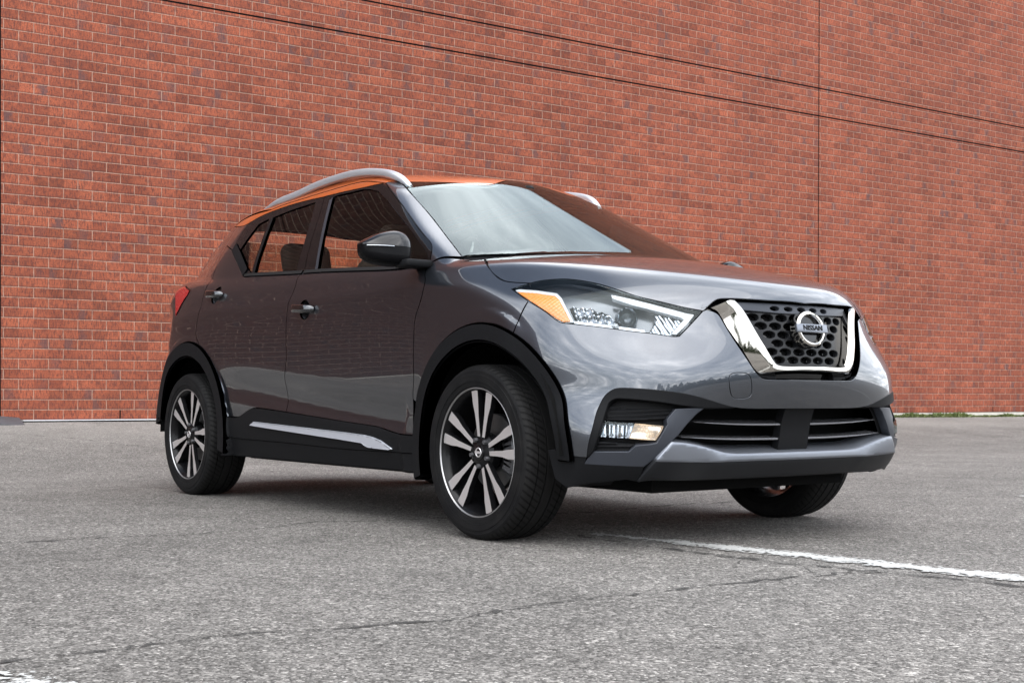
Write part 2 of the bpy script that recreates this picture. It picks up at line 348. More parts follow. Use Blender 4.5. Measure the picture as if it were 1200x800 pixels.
DATA={"gapA":[[-0.3836,-0.8105,1.0252],[-0.3706,-0.8383,0.9865],[-0.3437,-0.8556,0.9478],[-0.3517,-0.8619,0.9058],[-0.374,-0.8629,0.8614],[-0.3973,-0.8654,0.8135],[-0.4049,-0.8662,0.7582],[-0.4103,-0.8645,0.66],[-0.4165,-0.8603,0.5617],[-0.4352,-0.8483,0.4629],[-0.4311,-0.8486,0.3573]],"gapB":[[-1.4303,-0.8003,1.0754],[-1.4533,-0.8161,1.0531],[-1.4393,-0.8382,1.0125],[-1.4492,-0.8521,0.9664],[-1.4664,-0.8636,0.9132],[-1.4778,-0.8642,0.8562],[-1.4775,-0.8662,0.76],[-1.4808,-0.8644,0.6641],[-1.5134,-0.8473,0.5605],[-1.506,-0.8505,0.4445],[-1.5211,-0.8422,0.3279]],"gapBu":[[-1.4303,-0.8003,1.0754],[-1.5526,-0.6619,1.3423],[-1.6327,-0.5897,1.4529]],"gapC":[[-2.5923,-0.649,1.3075],[-2.5876,-0.6872,1.2437],[-2.5529,-0.7383,1.1549],[-2.5228,-0.7774,1.1017],[-2.4819,-0.8208,1.0483],[-2.4707,-0.8381,1.0073],[-2.4639,-0.8516,0.9626],[-2.4718,-0.862,0.9145],[-2.4956,-0.8625,0.8587],[-2.4867,-0.8648,0.8189],[-2.4492,-0.8669,0.7805]],"belt":[[-2.0827,-0.7888,1.1002],[-2.0016,-0.7908,1.0971],[-1.4749,-0.805,1.0688],[-1.3153,-0.8077,1.0625],[-0.9118,-0.819,1.0386],[-0.5694,-0.8225,1.0208],[-0.3836,-0.8105,1.0252]],"roofedge":[[-2.7577,-0.5322,1.4332],[-2.5109,-0.5993,1.4069],[-2.4244,-0.6059,1.4107],[-2.3458,-0.5999,1.4272],[-2.2047,-0.592,1.4451],[-1.9906,-0.5859,1.4575],[-1.8127,-0.5852,1.4595],[-1.6373,-0.5872,1.4565],[-1.4732,-0.5873,1.4563],[-1.2726,-0.5902,1.4522],[-1.1289,-0.5914,1.4499],[-1.0762,-0.5882,1.4479]],"ditch":[[-2.2051,-0.5823,1.4589],[-2.1019,-0.5767,1.4691],[-1.9247,-0.5732,1.4761],[-1.7553,-0.5696,1.4816],[-1.5926,-0.5663,1.486],[-1.4351,-0.5639,1.4892],[-1.2709,-0.5692,1.4817],[-1.1592,-0.5821,1.4627],[-1.0762,-0.5882,1.4479]],"windR":[[-1.0293,-0.5428,1.452],[-0.8266,-0.6005,1.3566],[-0.671,-0.6326,1.2716],[-0.438,-0.6914,1.1413],[-0.2769,-0.7305,1.0488]],"windTop":[[-1.0293,-0.5428,1.452],[-0.9982,-0.5052,1.4517],[-0.9295,-0.4256,1.4496],[-0.8636,-0.3354,1.4448],[-0.8152,-0.2326,1.4402]],"roofF":[[-1.0762,-0.5882,1.4479],[-1.0362,-0.5385,1.4552]],"dloBack":[[-2.4244,-0.6059,1.4107],[-2.4347,-0.649,1.3419],[-2.421,-0.6956,1.2665]],"dloKink":[[-2.421,-0.6956,1.2665],[-2.2376,-0.7491,1.1823],[-2.0827,-0.7888,1.1002]],"sash":[[-1.0762,-0.5882,1.4479],[-0.7585,-0.6852,1.2892],[-0.5052,-0.753,1.1499],[-0.4079,-0.7811,1.0886],[-0.3836,-0.8105,1.0252]],"glassF":[[-1.2985,-0.8019,1.071],[-1.3587,-0.7462,1.1955],[-1.4498,-0.6666,1.3346],[-1.5255,-0.5986,1.4399],[-1.4897,-0.596,1.4437],[-1.3752,-0.5977,1.4412],[-1.2592,-0.598,1.4409],[-1.1794,-0.6051,1.4305],[-1.0891,-0.6194,1.4092],[-0.9344,-0.6609,1.3441],[-0.739,-0.7179,1.2473],[-0.6006,-0.7533,1.1763],[-0.4463,-0.7897,1.0848],[-0.385,-0.8057,1.0355],[-0.6414,-0.818,1.0301],[-0.92,-0.8143,1.0449]],"glassR":[[-1.9627,-0.7868,1.1052],[-2.0157,-0.7163,1.2501],[-2.097,-0.619,1.4072],[-1.9431,-0.6101,1.4226],[-1.6953,-0.6015,1.4359],[-1.6298,-0.6564,1.3511],[-1.5573,-0.7364,1.2146],[-1.5146,-0.7983,1.0799]],"glassQ":[[-2.3045,-0.716,1.2418],[-2.2867,-0.6752,1.3125],[-2.2534,-0.6298,1.3865],[-2.1522,-0.62,1.4046],[-2.0654,-0.7106,1.2592],[-2.0122,-0.7835,1.112]],"hoodshut":[[-0.1748,-0.6951,1.0344],[-0.0242,-0.7852,0.984],[0.0434,-0.7997,0.9457],[0.0852,-0.8018,0.9285],[0.129,-0.7946,0.9195],[0.2023,-0.7708,0.9125]],"HLtop":[[0.1538,-0.8129,0.8928],[0.1783,-0.7939,0.9021],[0.203,-0.7713,0.9118],[0.2254,-0.7509,0.9191],[0.2746,-0.7175,0.9241],[0.3163,-0.6939,0.9231],[0.3771,-0.6676,0.9132],[0.4315,-0.6465,0.9],[0.4895,-0.6256,0.8807],[0.5431,-0.6,0.8599],[0.5835,-0.569,0.8451],[0.6537,-0.4882,0.819],[0.6966,-0.4159,0.8037]],"HLbot":[[0.1538,-0.8129,0.8928],[0.2615,-0.816,0.8416],[0.3388,-0.8055,0.8019],[0.3794,-0.7969,0.7756],[0.4,-0.7893,0.7655],[0.4203,-0.778,0.7615],[0.5095,-0.7127,0.7486],[0.5876,-0.6395,0.7336],[0.6417,-0.574,0.7237],[0.6727,-0.5296,0.7162],[0.6822,-0.5113,0.7173]],"HLin":[[0.6822,-0.5113,0.7173],[0.6889,-0.4628,0.7596],[0.6966,-0.4159,0.8037]],"amber":[[0.1758,-0.8107,0.887],[0.2564,-0.7861,0.8784],[0.3301,-0.7616,0.8656],[0.3554,-0.763,0.8494],[0.3912,-0.7694,0.8123],[0.4242,-0.7701,0.7717],[0.4049,-0.7841,0.7701],[0.3803,-0.794,0.7806],[0.3363,-0.8035,0.8079],[0.2617,-0.8124,0.8467]],"drl":[[0.493,-0.6478,0.8612],[0.5509,-0.6069,0.8452],[0.6229,-0.5374,0.8185],[0.6751,-0.4653,0.7953],[0.688,-0.4421,0.7919],[0.684,-0.4738,0.758],[0.6764,-0.5156,0.7242],[0.6677,-0.5288,0.7269],[0.676,-0.478,0.7739],[0.6701,-0.4841,0.7811],[0.6189,-0.5531,0.8038],[0.5591,-0.6142,0.8258],[0.5046,-0.6503,0.8488]],"beam":[[0.3849,-0.7532,0.8394],[0.4503,-0.7097,0.8348],[0.5092,-0.6769,0.81],[0.5402,-0.6659,0.7774],[0.533,-0.686,0.7556],[0.4496,-0.7538,0.7669],[0.4163,-0.76,0.7998]],"lamptrim":[[0.432,-0.7654,0.7701],[0.5008,-0.7147,0.7594],[0.5842,-0.6365,0.7444],[0.6143,-0.6027,0.7374],[0.6182,-0.6023,0.7308],[0.5867,-0.6387,0.7365],[0.5036,-0.717,0.7507],[0.4369,-0.7656,0.7627]],"turn":[[0.6148,-0.5589,0.8037],[0.6432,-0.5213,0.7952],[0.6749,-0.477,0.7783],[0.671,-0.5007,0.7548],[0.6673,-0.5283,0.7284],[0.6192,-0.6013,0.7302],[0.625,-0.5741,0.757],[0.6259,-0.5595,0.7775]],"hoodfront":[[0.6978,-0.4119,0.8055],[0.7022,-0.3861,0.828],[0.7068,-0.3604,0.8442],[0.7158,-0.3327,0.8487],[0.7423,-0.2526,0.8488],[0.7658,-0.1506,0.8466],[0.7781,-0.0333,0.8448]],"seamFB":[[0.2536,-0.8173,0.844],[0.2332,-0.8515,0.7641],[0.217,-0.8595,0.7232]],"bo":[[0.539,-0.7898,0.3149],[0.5515,-0.7932,0.3604],[0.5643,-0.7859,0.4166],[0.5604,-0.7681,0.4612],[0.5614,-0.7506,0.494],[0.5686,-0.7384,0.5174],[0.5799,-0.7278,0.5315],[0.5918,-0.7178,0.54],[0.6112,-0.7013,0.5436],[0.6841,-0.6221,0.5374],[0.7411,-0.5131,0.5209],[0.7639,-0.4172,0.497],[0.772,-0.3343,0.4798],[0.7813,-0.1874,0.475],[0.7855,-0.0397,0.4751]],"bi":[[0.5606,-0.7843,0.3353],[0.5797,-0.7806,0.3833],[0.5855,-0.7674,0.4308],[0.5808,-0.7414,0.4837],[0.5834,-0.7326,0.4992],[0.5949,-0.7204,0.5091],[0.6119,-0.7055,0.5111],[0.69,-0.6183,0.501],[0.733,-0.5323,0.4872],[0.7538,-0.4547,0.4792]],"gs":[[0.7008,-0.4028,0.8092],[0.7184,-0.3695,0.7962],[0.7315,-0.3548,0.7688],[0.7599,-0.3287,0.7053],[0.7854,-0.2978,0.6458],[0.7977,-0.2651,0.5993],[0.8012,-0.2394,0.5799],[0.8044,-0.205,0.575],[0.8126,-0.0716,0.5745]],"ci":[[0.731,-0.301,0.8394],[0.7426,-0.2821,0.8202],[0.7595,-0.2582,0.7748],[0.7791,-0.2341,0.7188],[0.8003,-0.1986,0.6512],[0.8053,-0.1807,0.6293],[0.8081,-0.158,0.6227],[0.8139,-0.0602,0.623]],"cr":[[0.7232,-0.3239,0.8388],[0.736,-0.3082,0.8136],[0.7499,-0.2896,0.779],[0.7728,-0.2637,0.7182],[0.7918,-0.2359,0.6663],[0.8023,-0.2113,0.626],[0.8063,-0.1859,0.6104],[0.8141,-0.0648,0.6105]],"co":[[0.7022,-0.3961,0.8146],[0.7154,-0.369,0.8079],[0.7252,-0.3524,0.7951],[0.7398,-0.3379,0.7604],[0.754,-0.3227,0.7286],[0.7812,-0.2934,0.6653],[0.7961,-0.2634,0.6195],[0.8011,-0.2394,0.5981],[0.8049,-0.2056,0.5927],[0.814,-0.0689,0.5957]],"wing":[[0.7214,-0.5636,0.4745],[0.7524,-0.4612,0.4787],[0.7448,-0.4872,0.4618],[0.7346,-0.522,0.4281],[0.7238,-0.554,0.3904],[0.705,-0.5936,0.3513],[0.6831,-0.6186,0.3133],[0.6581,-0.6466,0.285],[0.6067,-0.7299,0.2867],[0.5231,-0.7911,0.2932],[0.559,-0.7848,0.3338],[0.6478,-0.7032,0.3342],[0.6646,-0.6867,0.3548],[0.687,-0.6452,0.3588],[0.6968,-0.6241,0.3629],[0.7091,-0.6053,0.4006],[0.7142,-0.5912,0.4257],[0.7123,-0.5933,0.441]],"louvU":[[0.5833,-0.7361,0.4908],[0.7203,-0.5664,0.4737],[0.7122,-0.5932,0.4424],[0.5839,-0.7587,0.4494]],"louvL":[[0.5738,-0.7828,0.3664],[0.6656,-0.6857,0.3562],[0.648,-0.7034,0.3351],[0.5592,-0.785,0.3352]],"fogC":[[0.5862,-0.7632,0.4383],[0.6626,-0.689,0.4308],[0.6563,-0.7073,0.3786],[0.5797,-0.7806,0.3839]],"fogY":[[0.6626,-0.689,0.4308],[0.7107,-0.6012,0.4201],[0.6981,-0.6253,0.3713],[0.6563,-0.7073,0.3786]],"skT":[[0.7143,-0.5737,0.3652],[0.7237,-0.5344,0.3625],[0.7305,-0.4941,0.3571],[0.7355,-0.4476,0.3478],[0.7388,-0.3907,0.3344],[0.7404,-0.3435,0.325],[0.7441,-0.2729,0.321],[0.7487,-0.172,0.3211],[0.7511,-0.066,0.3209]],"skB":[[0.6814,-0.619,0.3096],[0.7098,-0.5207,0.3073],[0.7339,-0.3243,0.3026],[0.7415,-0.1855,0.3023],[0.7444,-0.0582,0.3017]],"chB":[[0.6256,-0.6452,0.2355],[0.6437,-0.6124,0.2409],[0.6619,-0.5523,0.2397],[0.6944,-0.3077,0.2369],[0.7146,0.0207,0.2504]],"blk":[[0.3756,-0.8256,0.3339],[0.5457,-0.7919,0.3377],[0.5231,-0.7911,0.2932],[0.6581,-0.6466,0.285],[0.6256,-0.6452,0.2355],[0.6138,-0.68,0.2432],[0.5215,-0.7675,0.2288],[0.4465,-0.8011,0.2116],[0.3989,-0.8143,0.241]],"sillT":[[-2.1135,-0.8705,0.4128],[-1.988,-0.8631,0.4137],[-1.899,-0.8647,0.4382],[-1.841,-0.8657,0.453],[-1.7947,-0.8658,0.4566],[-1.4774,-0.8624,0.441],[-1.1348,-0.8574,0.4193],[-0.9889,-0.8556,0.4096],[-0.8493,-0.8537,0.4014],[-0.7147,-0.8522,0.3929],[-0.6468,-0.853,0.384],[-0.5791,-0.8545,0.3727],[-0.5058,-0.8604,0.3655],[-0.3982,-0.8618,0.3633]],"sillM":[[-2.1057,-0.8716,0.3127],[-2.003,-0.8515,0.3089],[-1.5091,-0.8504,0.3032],[-1.1495,-0.8492,0.2957],[-0.8576,-0.8487,0.293],[-0.4248,-0.8602,0.2951]],"sillB":[[-2.115,-0.8539,0.2284],[-1.8617,-0.8291,0.2251],[-1.517,-0.8291,0.225],[-1.0363,-0.8288,0.2228],[-0.6872,-0.8283,0.221],[-0.3911,-0.8582,0.2227]],"strip":[[-1.8544,-0.8658,0.3772],[-1.8146,-0.8671,0.3929],[-1.4695,-0.8662,0.3816],[-1.1201,-0.8653,0.3694],[-0.9723,-0.8648,0.3645],[-0.7966,-0.864,0.3572],[-0.7296,-0.8632,0.3502],[-0.6652,-0.8617,0.3376],[-0.587,-0.8574,0.3084],[-0.6073,-0.8569,0.3053],[-0.759,-0.8578,0.3105],[-0.7913,-0.859,0.3182],[-0.8099,-0.8602,0.3264],[-1.0144,-0.8617,0.3372],[-1.474,-0.864,0.3584]],"tail":[[-3.0466,-0.7421,1.0901],[-2.9939,-0.7391,1.1057],[-2.9056,-0.7462,1.1083],[-2.7416,-0.7905,1.0729],[-2.7341,-0.8055,1.049],[-2.7771,-0.8186,1.0079],[-2.8165,-0.8286,0.9594],[-2.8327,-0.8315,0.9418],[-2.9242,-0.7943,1.0311]],"clFo":[[-0.3356,-0.8754,0.6129],[-0.2894,-0.8785,0.6732],[-0.2355,-0.8795,0.7164],[-0.1685,-0.8785,0.752],[-0.071,-0.8768,0.7793],[0.0185,-0.8753,0.7862],[0.1066,-0.8748,0.7762],[0.1814,-0.8738,0.7537],[0.2335,-0.8682,0.7283],[0.2822,-0.8607,0.6888],[0.3251,-0.8531,0.6472],[0.3759,-0.8375,0.5601],[0.4107,-0.8319,0.4955],[0.4469,-0.8361,0.4119],[0.4534,-0.8291,0.3393]],"clFi":[[-0.2906,-0.8813,0.5608],[-0.2573,-0.884,0.6084],[-0.2104,-0.8845,0.6458],[-0.1376,-0.8839,0.6788],[-0.0611,-0.8833,0.6953],[0.0187,-0.8827,0.7021],[0.0866,-0.8825,0.6971],[0.1485,-0.8826,0.6803],[0.2367,-0.8739,0.6282],[0.28,-0.8624,0.5809],[0.3204,-0.8528,0.5197],[0.3684,-0.8506,0.4349],[0.3911,-0.8426,0.3592]],"clRo":[[-2.8665,-0.8724,0.6949],[-2.778,-0.8749,0.7565],[-2.6873,-0.8742,0.7944],[-2.5921,-0.8761,0.8024],[-2.499,-0.878,0.7949],[-2.4092,-0.8794,0.7724],[-2.3435,-0.8801,0.7232],[-2.2485,-0.8805,0.6232],[-2.1426,-0.8777,0.4921],[-2.1141,-0.8702,0.417]],"clRi":[[-2.9153,-0.872,0.5487],[-2.8458,-0.8806,0.6077],[-2.7579,-0.8829,0.67],[-2.6903,-0.8822,0.7002],[-2.6209,-0.8827,0.7143],[-2.5294,-0.8836,0.7101],[-2.4404,-0.8843,0.6864],[-2.3538,-0.8847,0.6417]],"tow":[[0.7789,-0.3767,0.5938],[0.7944,-0.2906,0.5947],[0.7871,-0.2761,0.5143],[0.776,-0.361,0.5113]],"hF":[[-1.4228,-0.8634,0.8995],[-1.1941,-0.8636,0.8876],[-1.307,-0.8623,0.9329],[-1.3016,-0.865,0.8444]],"hR":[[-2.4218,-0.8328,1.0265],[-2.1979,-0.8402,1.0125],[-2.3426,-0.8214,1.0524],[-2.2688,-0.8539,0.965]]}
RAILPTS=[[-2.34, -0.55, 1.484], [-2.155, -0.55, 1.507], [-1.97, -0.55, 1.518], [-1.792, -0.55, 1.535], [-1.622, -0.55, 1.544], [-1.46, -0.55, 1.546], [-1.304, -0.55, 1.537], [-1.154, -0.55, 1.515], [-1.06, -0.55, 1.49], [-0.997, -0.55, 1.462], [-0.948, -0.55, 1.435]]
PROJPT=[0.5388, -0.6151, 0.7794]
REFLPT=[0.412, -0.704, 0.8169]
DBG=0
# ------------------------------------------------------------------ panels over the master surface
class Lin:
    def __init__(s,d):
        s.d=np.array(d,float);s.d/=np.linalg.norm(s.d)
        a=np.array([0,0,1.]) if abs(s.d[2])<.8 else np.array([1.,0,0])
        s.e1=np.cross(a,s.d);s.e1/=np.linalg.norm(s.e1);s.e2=np.cross(s.d,s.e1)
    def uv(s,P): return np.stack([P@s.e1,P@s.e2],1)
    def ray(s,uv): return uv[:,:1]*s.e1+uv[:,1:]*s.e2-3*s.d,np.repeat(s.d[None],len(uv),0)
    def tt(s,P): return P@s.d+3
class Cyl:
    def __init__(s,x0,sg=1,R=.75): s.x0=x0;s.sg=sg;s.R=R
    def uv(s,P): return np.stack([np.arctan2(P[:,1],s.sg*(P[:,0]-s.x0))*s.R,P[:,2]],1)
    def ray(s,uv):
        a=uv[:,0]/s.R;c=np.cos(a)*s.sg;n=np.sin(a)
        return np.stack([s.x0+3*c,3*n,uv[:,1]],1),np.stack([-c,-n,0*a],1)
    def tt(s,P): return 3-np.hypot(P[:,0]-s.x0,P[:,1])
def spl(P,sp=.008,closed=False):
    P=np.asarray(P,float)
    if closed: P=np.vstack([P,P[:1]])
    if len(P)==2:
        n=max(2,int(np.linalg.norm(P[1]-P[0])/sp)+1);return P[0]+(P[1]-P[0])*np.linspace(0,1,n)[:,None]
    d=np.r_[0,np.cumsum(np.maximum(np.sqrt(np.linalg.norm(np.diff(P,axis=0),axis=1)),1e-4))]
    n=max(3,int(np.linalg.norm(np.diff(P,axis=0),axis=1).sum()/sp)+1)
    if closed:
        e=3;m=len(P)-1
        idx=[(i%m) for i in range(-e,m+e+1)];Q=P[:-1][idx]
        d2=np.r_[0,np.cumsum(np.maximum(np.sqrt(np.linalg.norm(np.diff(Q,axis=0),axis=1)),1e-4))]
        u=np.linspace(d2[e],d2[e+m],n);return np.stack([Sp(d2,Q[:,k])(u) for k in range(3)],1)[:-1]
    u=np.linspace(0,d[-1],n)
    return np.stack([Sp(d,P[:,k])(u) for k in range(3)],1)
def lin(P,sp=.012):
    P=np.asarray(P,float);out=[]
    for a,b in zip(P[:-1],P[1:]): out.append(spl([a,b],sp)[:-1])
    out.append(P[-1:]);return np.concatenate(out)
def loop(*cs,sp=.010):
    out=[]
    for c in cs:
        c=np.asarray(c,float)
        if out:
            g=np.linalg.norm(c[0]-out[-1][-1])
            if g>sp*1.5: out.append(spl([out[-1][-1],c[0]],sp)[1:-1])
            elif g<sp*.35: c=c[1:]
        out.append(c)
    P=np.concatenate(out)
    g=np.linalg.norm(P[-1]-P[0])
    if g>sp*1.5: P=np.vstack([P,spl([P[-1],P[0]],sp)[1:-1]])
    elif g<sp*.35: P=P[:-1]
    return P
def chain(*cs,sp=.010):
    out=[]
    for c in cs:
        c=np.asarray(c,float)
        if out:
            g=np.linalg.norm(c[0]-out[-1][-1])
            if g>sp*1.5: out.append(spl([out[-1][-1],c[0]],sp)[1:-1])
            elif g<sp*.35: c=c[1:]
        out.append(c)
    return np.concatenate(out)
def flipy(P): P=np.array(P,float);P[:,1]*=-1;return P
def symloop(right,sp=.010):
    """right: open curve running from centreline to centreline on the right hand side"""
    r=np.asarray(right);r=r[r[:,1]<=.004];l=flipy(r)[::-1]
    return loop(r,l,sp=sp)
def inpoly(q,p):
    x,y=q[:,0],q[:,1];c=np.zeros(len(q),bool);j=len(p)-1
    for i in range(len(p)):
        xi,yi=p[i];xj,yj=p[j]
        if yi!=yj:
            c^=((yi>y)!=(yj>y))&(x<(xj-xi)*(y-yi)/(yj-yi)+xi)
        j=i
    return c
def area(p): x,y=p[:,0],p[:,1];return .5*np.sum(x*np.roll(y,-1)-np.roll(x,-1)*y)
def distb(q,p):
    out=np.full(len(q),9.)
    for i in range(0,len(q),4000):
        d=np.hypot(q[i:i+4000,None,0]-p[None,:,0],q[i:i+4000,None,1]-p[None,:,1]);out[i:i+4000]=d.min(1)
    return out
def insetp(p,d):
    a=np.roll(p,1,0);b=np.roll(p,-1,0)
    t1=p-a;t1/=np.linalg.norm(t1,axis=1,keepdims=True)+1e-12;t2=b-p;t2/=np.linalg.norm(t2,axis=1,keepdims=True)+1e-12
    n1=np.stack([-t1[:,1],t1[:,0]],1);n2=np.stack([-t2[:,1],t2[:,0]],1)
    n=n1+n2;k=np.linalg.norm(n,axis=1,keepdims=True);n/=np.maximum(k,.3)
    c=np.maximum((n*n1).sum(1,keepdims=True),.5)
    return p+n*d/c
def shape(name,lp,proj,holes=(),fn=f,off=0.,thick=.012,inset=.002,res=.018,roll=.0016):
    """returns V,F,normals of a trimmed skin on fn==off with rolled edges"""
    uv=proj.uv(np.asarray(lp,float))
    if area(uv)<0: uv=uv[::-1]
    uv=insetp(uv,inset) if inset else uv
    loops=[uv]
    for h in holes:
        hu=proj.uv(np.asarray(h,float))
        if area(hu)>0: hu=hu[::-1]
        loops.append(insetp(hu,inset) if inset else hu)
    lo,hi=uv.min(0),uv.max(0)
    gx,gy=np.meshgrid(np.arange(lo[0],hi[0],res),np.arange(lo[1],hi[1],res*.866))
    gx=gx+(np.arange(gx.shape[0])%2)[:,None]*res*.5
    g=np.stack([gx.ravel(),gy.ravel()],1)
    k=inpoly(g,uv)
    for h in loops[1:]: k&=~inpoly(g,h)
    g=g[k]
    bp=np.concatenate(loops)
    if len(g): g=g[distb(g,bp)>res*.5]
    pts=np.concatenate([bp,g]);edges=[];s=0;rng=[]
    for l in loops:
        n=len(l);edges+=[(s+i,s+(i+1)%n) for i in range(n)];rng.append((s,n));s+=n
    r=delaunay_2d_cdt([Vector(p) for p in pts],edges,[],0,1e-6)
    V2=np.array([tuple(v) for v in r[0]]);tri=np.array([t for t in r[2] if len(t)==3])
    cen=V2[tri].mean(1);k=inpoly(cen,uv)
    for h in loops[1:]: k&=~inpoly(cen,h)
    tri=tri[k]
    omap={}
    for i,ov in enumerate(r[3]):
        for o_ in ov: omap[o_]=i
    O,D=proj.ray(V2)
    bu=proj.uv(np.asarray(lp,float));bt=proj.tt(np.asarray(lp,float));t0=np.empty(len(V2))
    for i in range(0,len(V2),3000): t0[i:i+3000]=bt[np.hypot(V2[i:i+3000,None,0]-bu[None,:,0],V2[i:i+3000,None,1]-bu[None,:,1]).argmin(1)]-.10
    off_=off(V2) if callable(off) else off
    base=off_ if not callable(off) else 0.
    t=trace(fn,O,D,base,it=46,t0=t0)
    P=O+t[:,None]*D
    if DBG: print(name,len(P),'resid mm %.2f'%(np.abs(fn(P)-base).max()*1000))
    nn=fgrad(fn,P)
    if callable(off): P=P+nn*off_[:,None]
    V=list(P);F=[tuple(a) for a in tri];Nn=list(nn)
    if len(F):
        a,b,c=P[tri[0]];
        fl=np.mean([np.dot(np.cross(P[q[1]]-P[q[0]],P[q[2]]-P[q[0]]),nn[q[0]]) for q in tri[:200]])
        if fl<0: F=[q[::-1] for q in F]
    if thick:
        for (s,n) in rng:
            ids=[omap.get(s+i) for i in range(n)];ids=[i for i in ids if i is not None]
            q=P[ids];tg=np.roll(q,-1,0)-np.roll(q,1,0);tg/=np.linalg.norm(tg,axis=1,keepdims=True)+1e-12
            ou=np.cross(tg,nn[ids])*(1 if getattr(proj,'sg',-1)>0 else -1);ou/=np.linalg.norm(ou,axis=1,keepdims=True)+1e-12
            sg=1 if thick>0 else -1
            r1=q+ou*roll-nn[ids]*roll*sg;r2=r1-nn[ids]*thick
            b1=len(V);V+=list(r1);Nn+=list(ou);b2=len(V);V+=list(r2);Nn+=list(ou);m=len(ids)
            for i in range(m):
                j=(i+1)%m
                F.append((ids[i],b1+i,b1+j,ids[j]));F.append((b1+i,b2+i,b2+j,b1+j))
    return np.array(V),F,np.array(Nn),callable(off)
CARX=-1.31
def panel(name,lp,proj,m,parent,mirror=False,label=None,**k):
    V,F,Nn,free=shape(name,lp,proj,**k)
    V=V-ORIG(parent)
    o=link(name,mesh(name,V,F,True,None if free else Nn),parent,m)
    if not mirror: return o
    return o,mir(o,parent if mirror is True else mirror)
def ORIG(parent):
    o=np.zeros(3)
    while parent is not None: o+=np.array(parent.location);parent=parent.parent
    return o
def mir(o,parent):
    """mirrored twin (y -> -y in car space) of one mesh part"""
    me=o.data;n=len(me.vertices);V=np.empty(n*3);me.vertices.foreach_get('co',V);V=V.reshape(-1,3).copy()
    oo=ORIG(o);V=V+oo;V[:,1]*=-1;V=V-ORIG(parent)-(np.array(o.location)*np.array([1,-1,1]))
    F=[tuple(p.vertices)[::-1] for p in me.polygons]
    nm=None
    if me.has_custom_normals:
        cn=np.zeros((n,3))
        ln=np.empty(len(me.loops)*3);me.corner_normals.foreach_get('vector',ln);ln=ln.reshape(-1,3)
        vi=np.empty(len(me.loops),int);me.loops.foreach_get('vertex_index',vi);cn[vi]=ln;cn[:,1]*=-1;nm=cn
    me2=mesh(o.name.split('.')[0],V,F,me.polygons[0].use_smooth,nm)
    if nm is None:
        try: me2.set_sharp_from_angle(angle=math.radians(35))
        except Exception: pass
    o2=link(o.name.split('.')[0],me2,parent,me.materials[0]);o2.location=np.array(o.location)*np.array([1,-1,1])
    return o2
def sweep(path,prof,up=(0,0,1),cap=True,scales=None):
    """sweep closed 2D profile along a 3D path"""
    path=np.asarray(path,float);n=len(path);m=len(prof);V=[];up=np.array(up,float)
    for i in range(n):
        t=path[min(i+1,n-1)]-path[max(i-1,0)];t/=np.linalg.norm(t)
        a=np.cross(up,t);a/=np.linalg.norm(a);b=np.cross(t,a);s=1 if scales is None else scales[i]
        sx,sy=(s,s) if np.isscalar(s) else s
        for (u,v) in prof: V.append(path[i]+a*u*sx+b*v*sy)
    F=[]
    for i in range(n-1):
        for j in range(m):
            k=(j+1)%m;F.append((i*m+j,i*m+k,(i+1)*m+k,(i+1)*m+j))
    if cap: F.append(tuple(range(m))[::-1]);F.append(tuple((n-1)*m+j for j in range(m)))
    return np.array(V),F
def rawobj(name,V,F,parent,m,sharp=40,smooth=True):
    V=np.asarray(V)-ORIG(parent)
    me=mesh(name,V,F,smooth)
    bm=bmesh.new();bm.from_mesh(me);bmesh.ops.recalc_face_normals(bm,faces=bm.faces);bm.to_mesh(me);bm.free()
    if smooth:
        me.polygons.foreach_set('use_smooth',[True]*len(me.polygons))
        try: me.set_sharp_from_angle(angle=math.radians(sharp))
        except Exception: pass
    return link(name,me,parent,m)
def oval(a,b,n=12,p=2.4):
    t=np.linspace(0,2*np.pi,n,endpoint=False);c,s=np.cos(t),np.sin(t)
    return [(a*np.sign(u)*abs(u)**(2/p),b*np.sign(v)*abs(v)**(2/p)) for u,v in zip(c,s)]
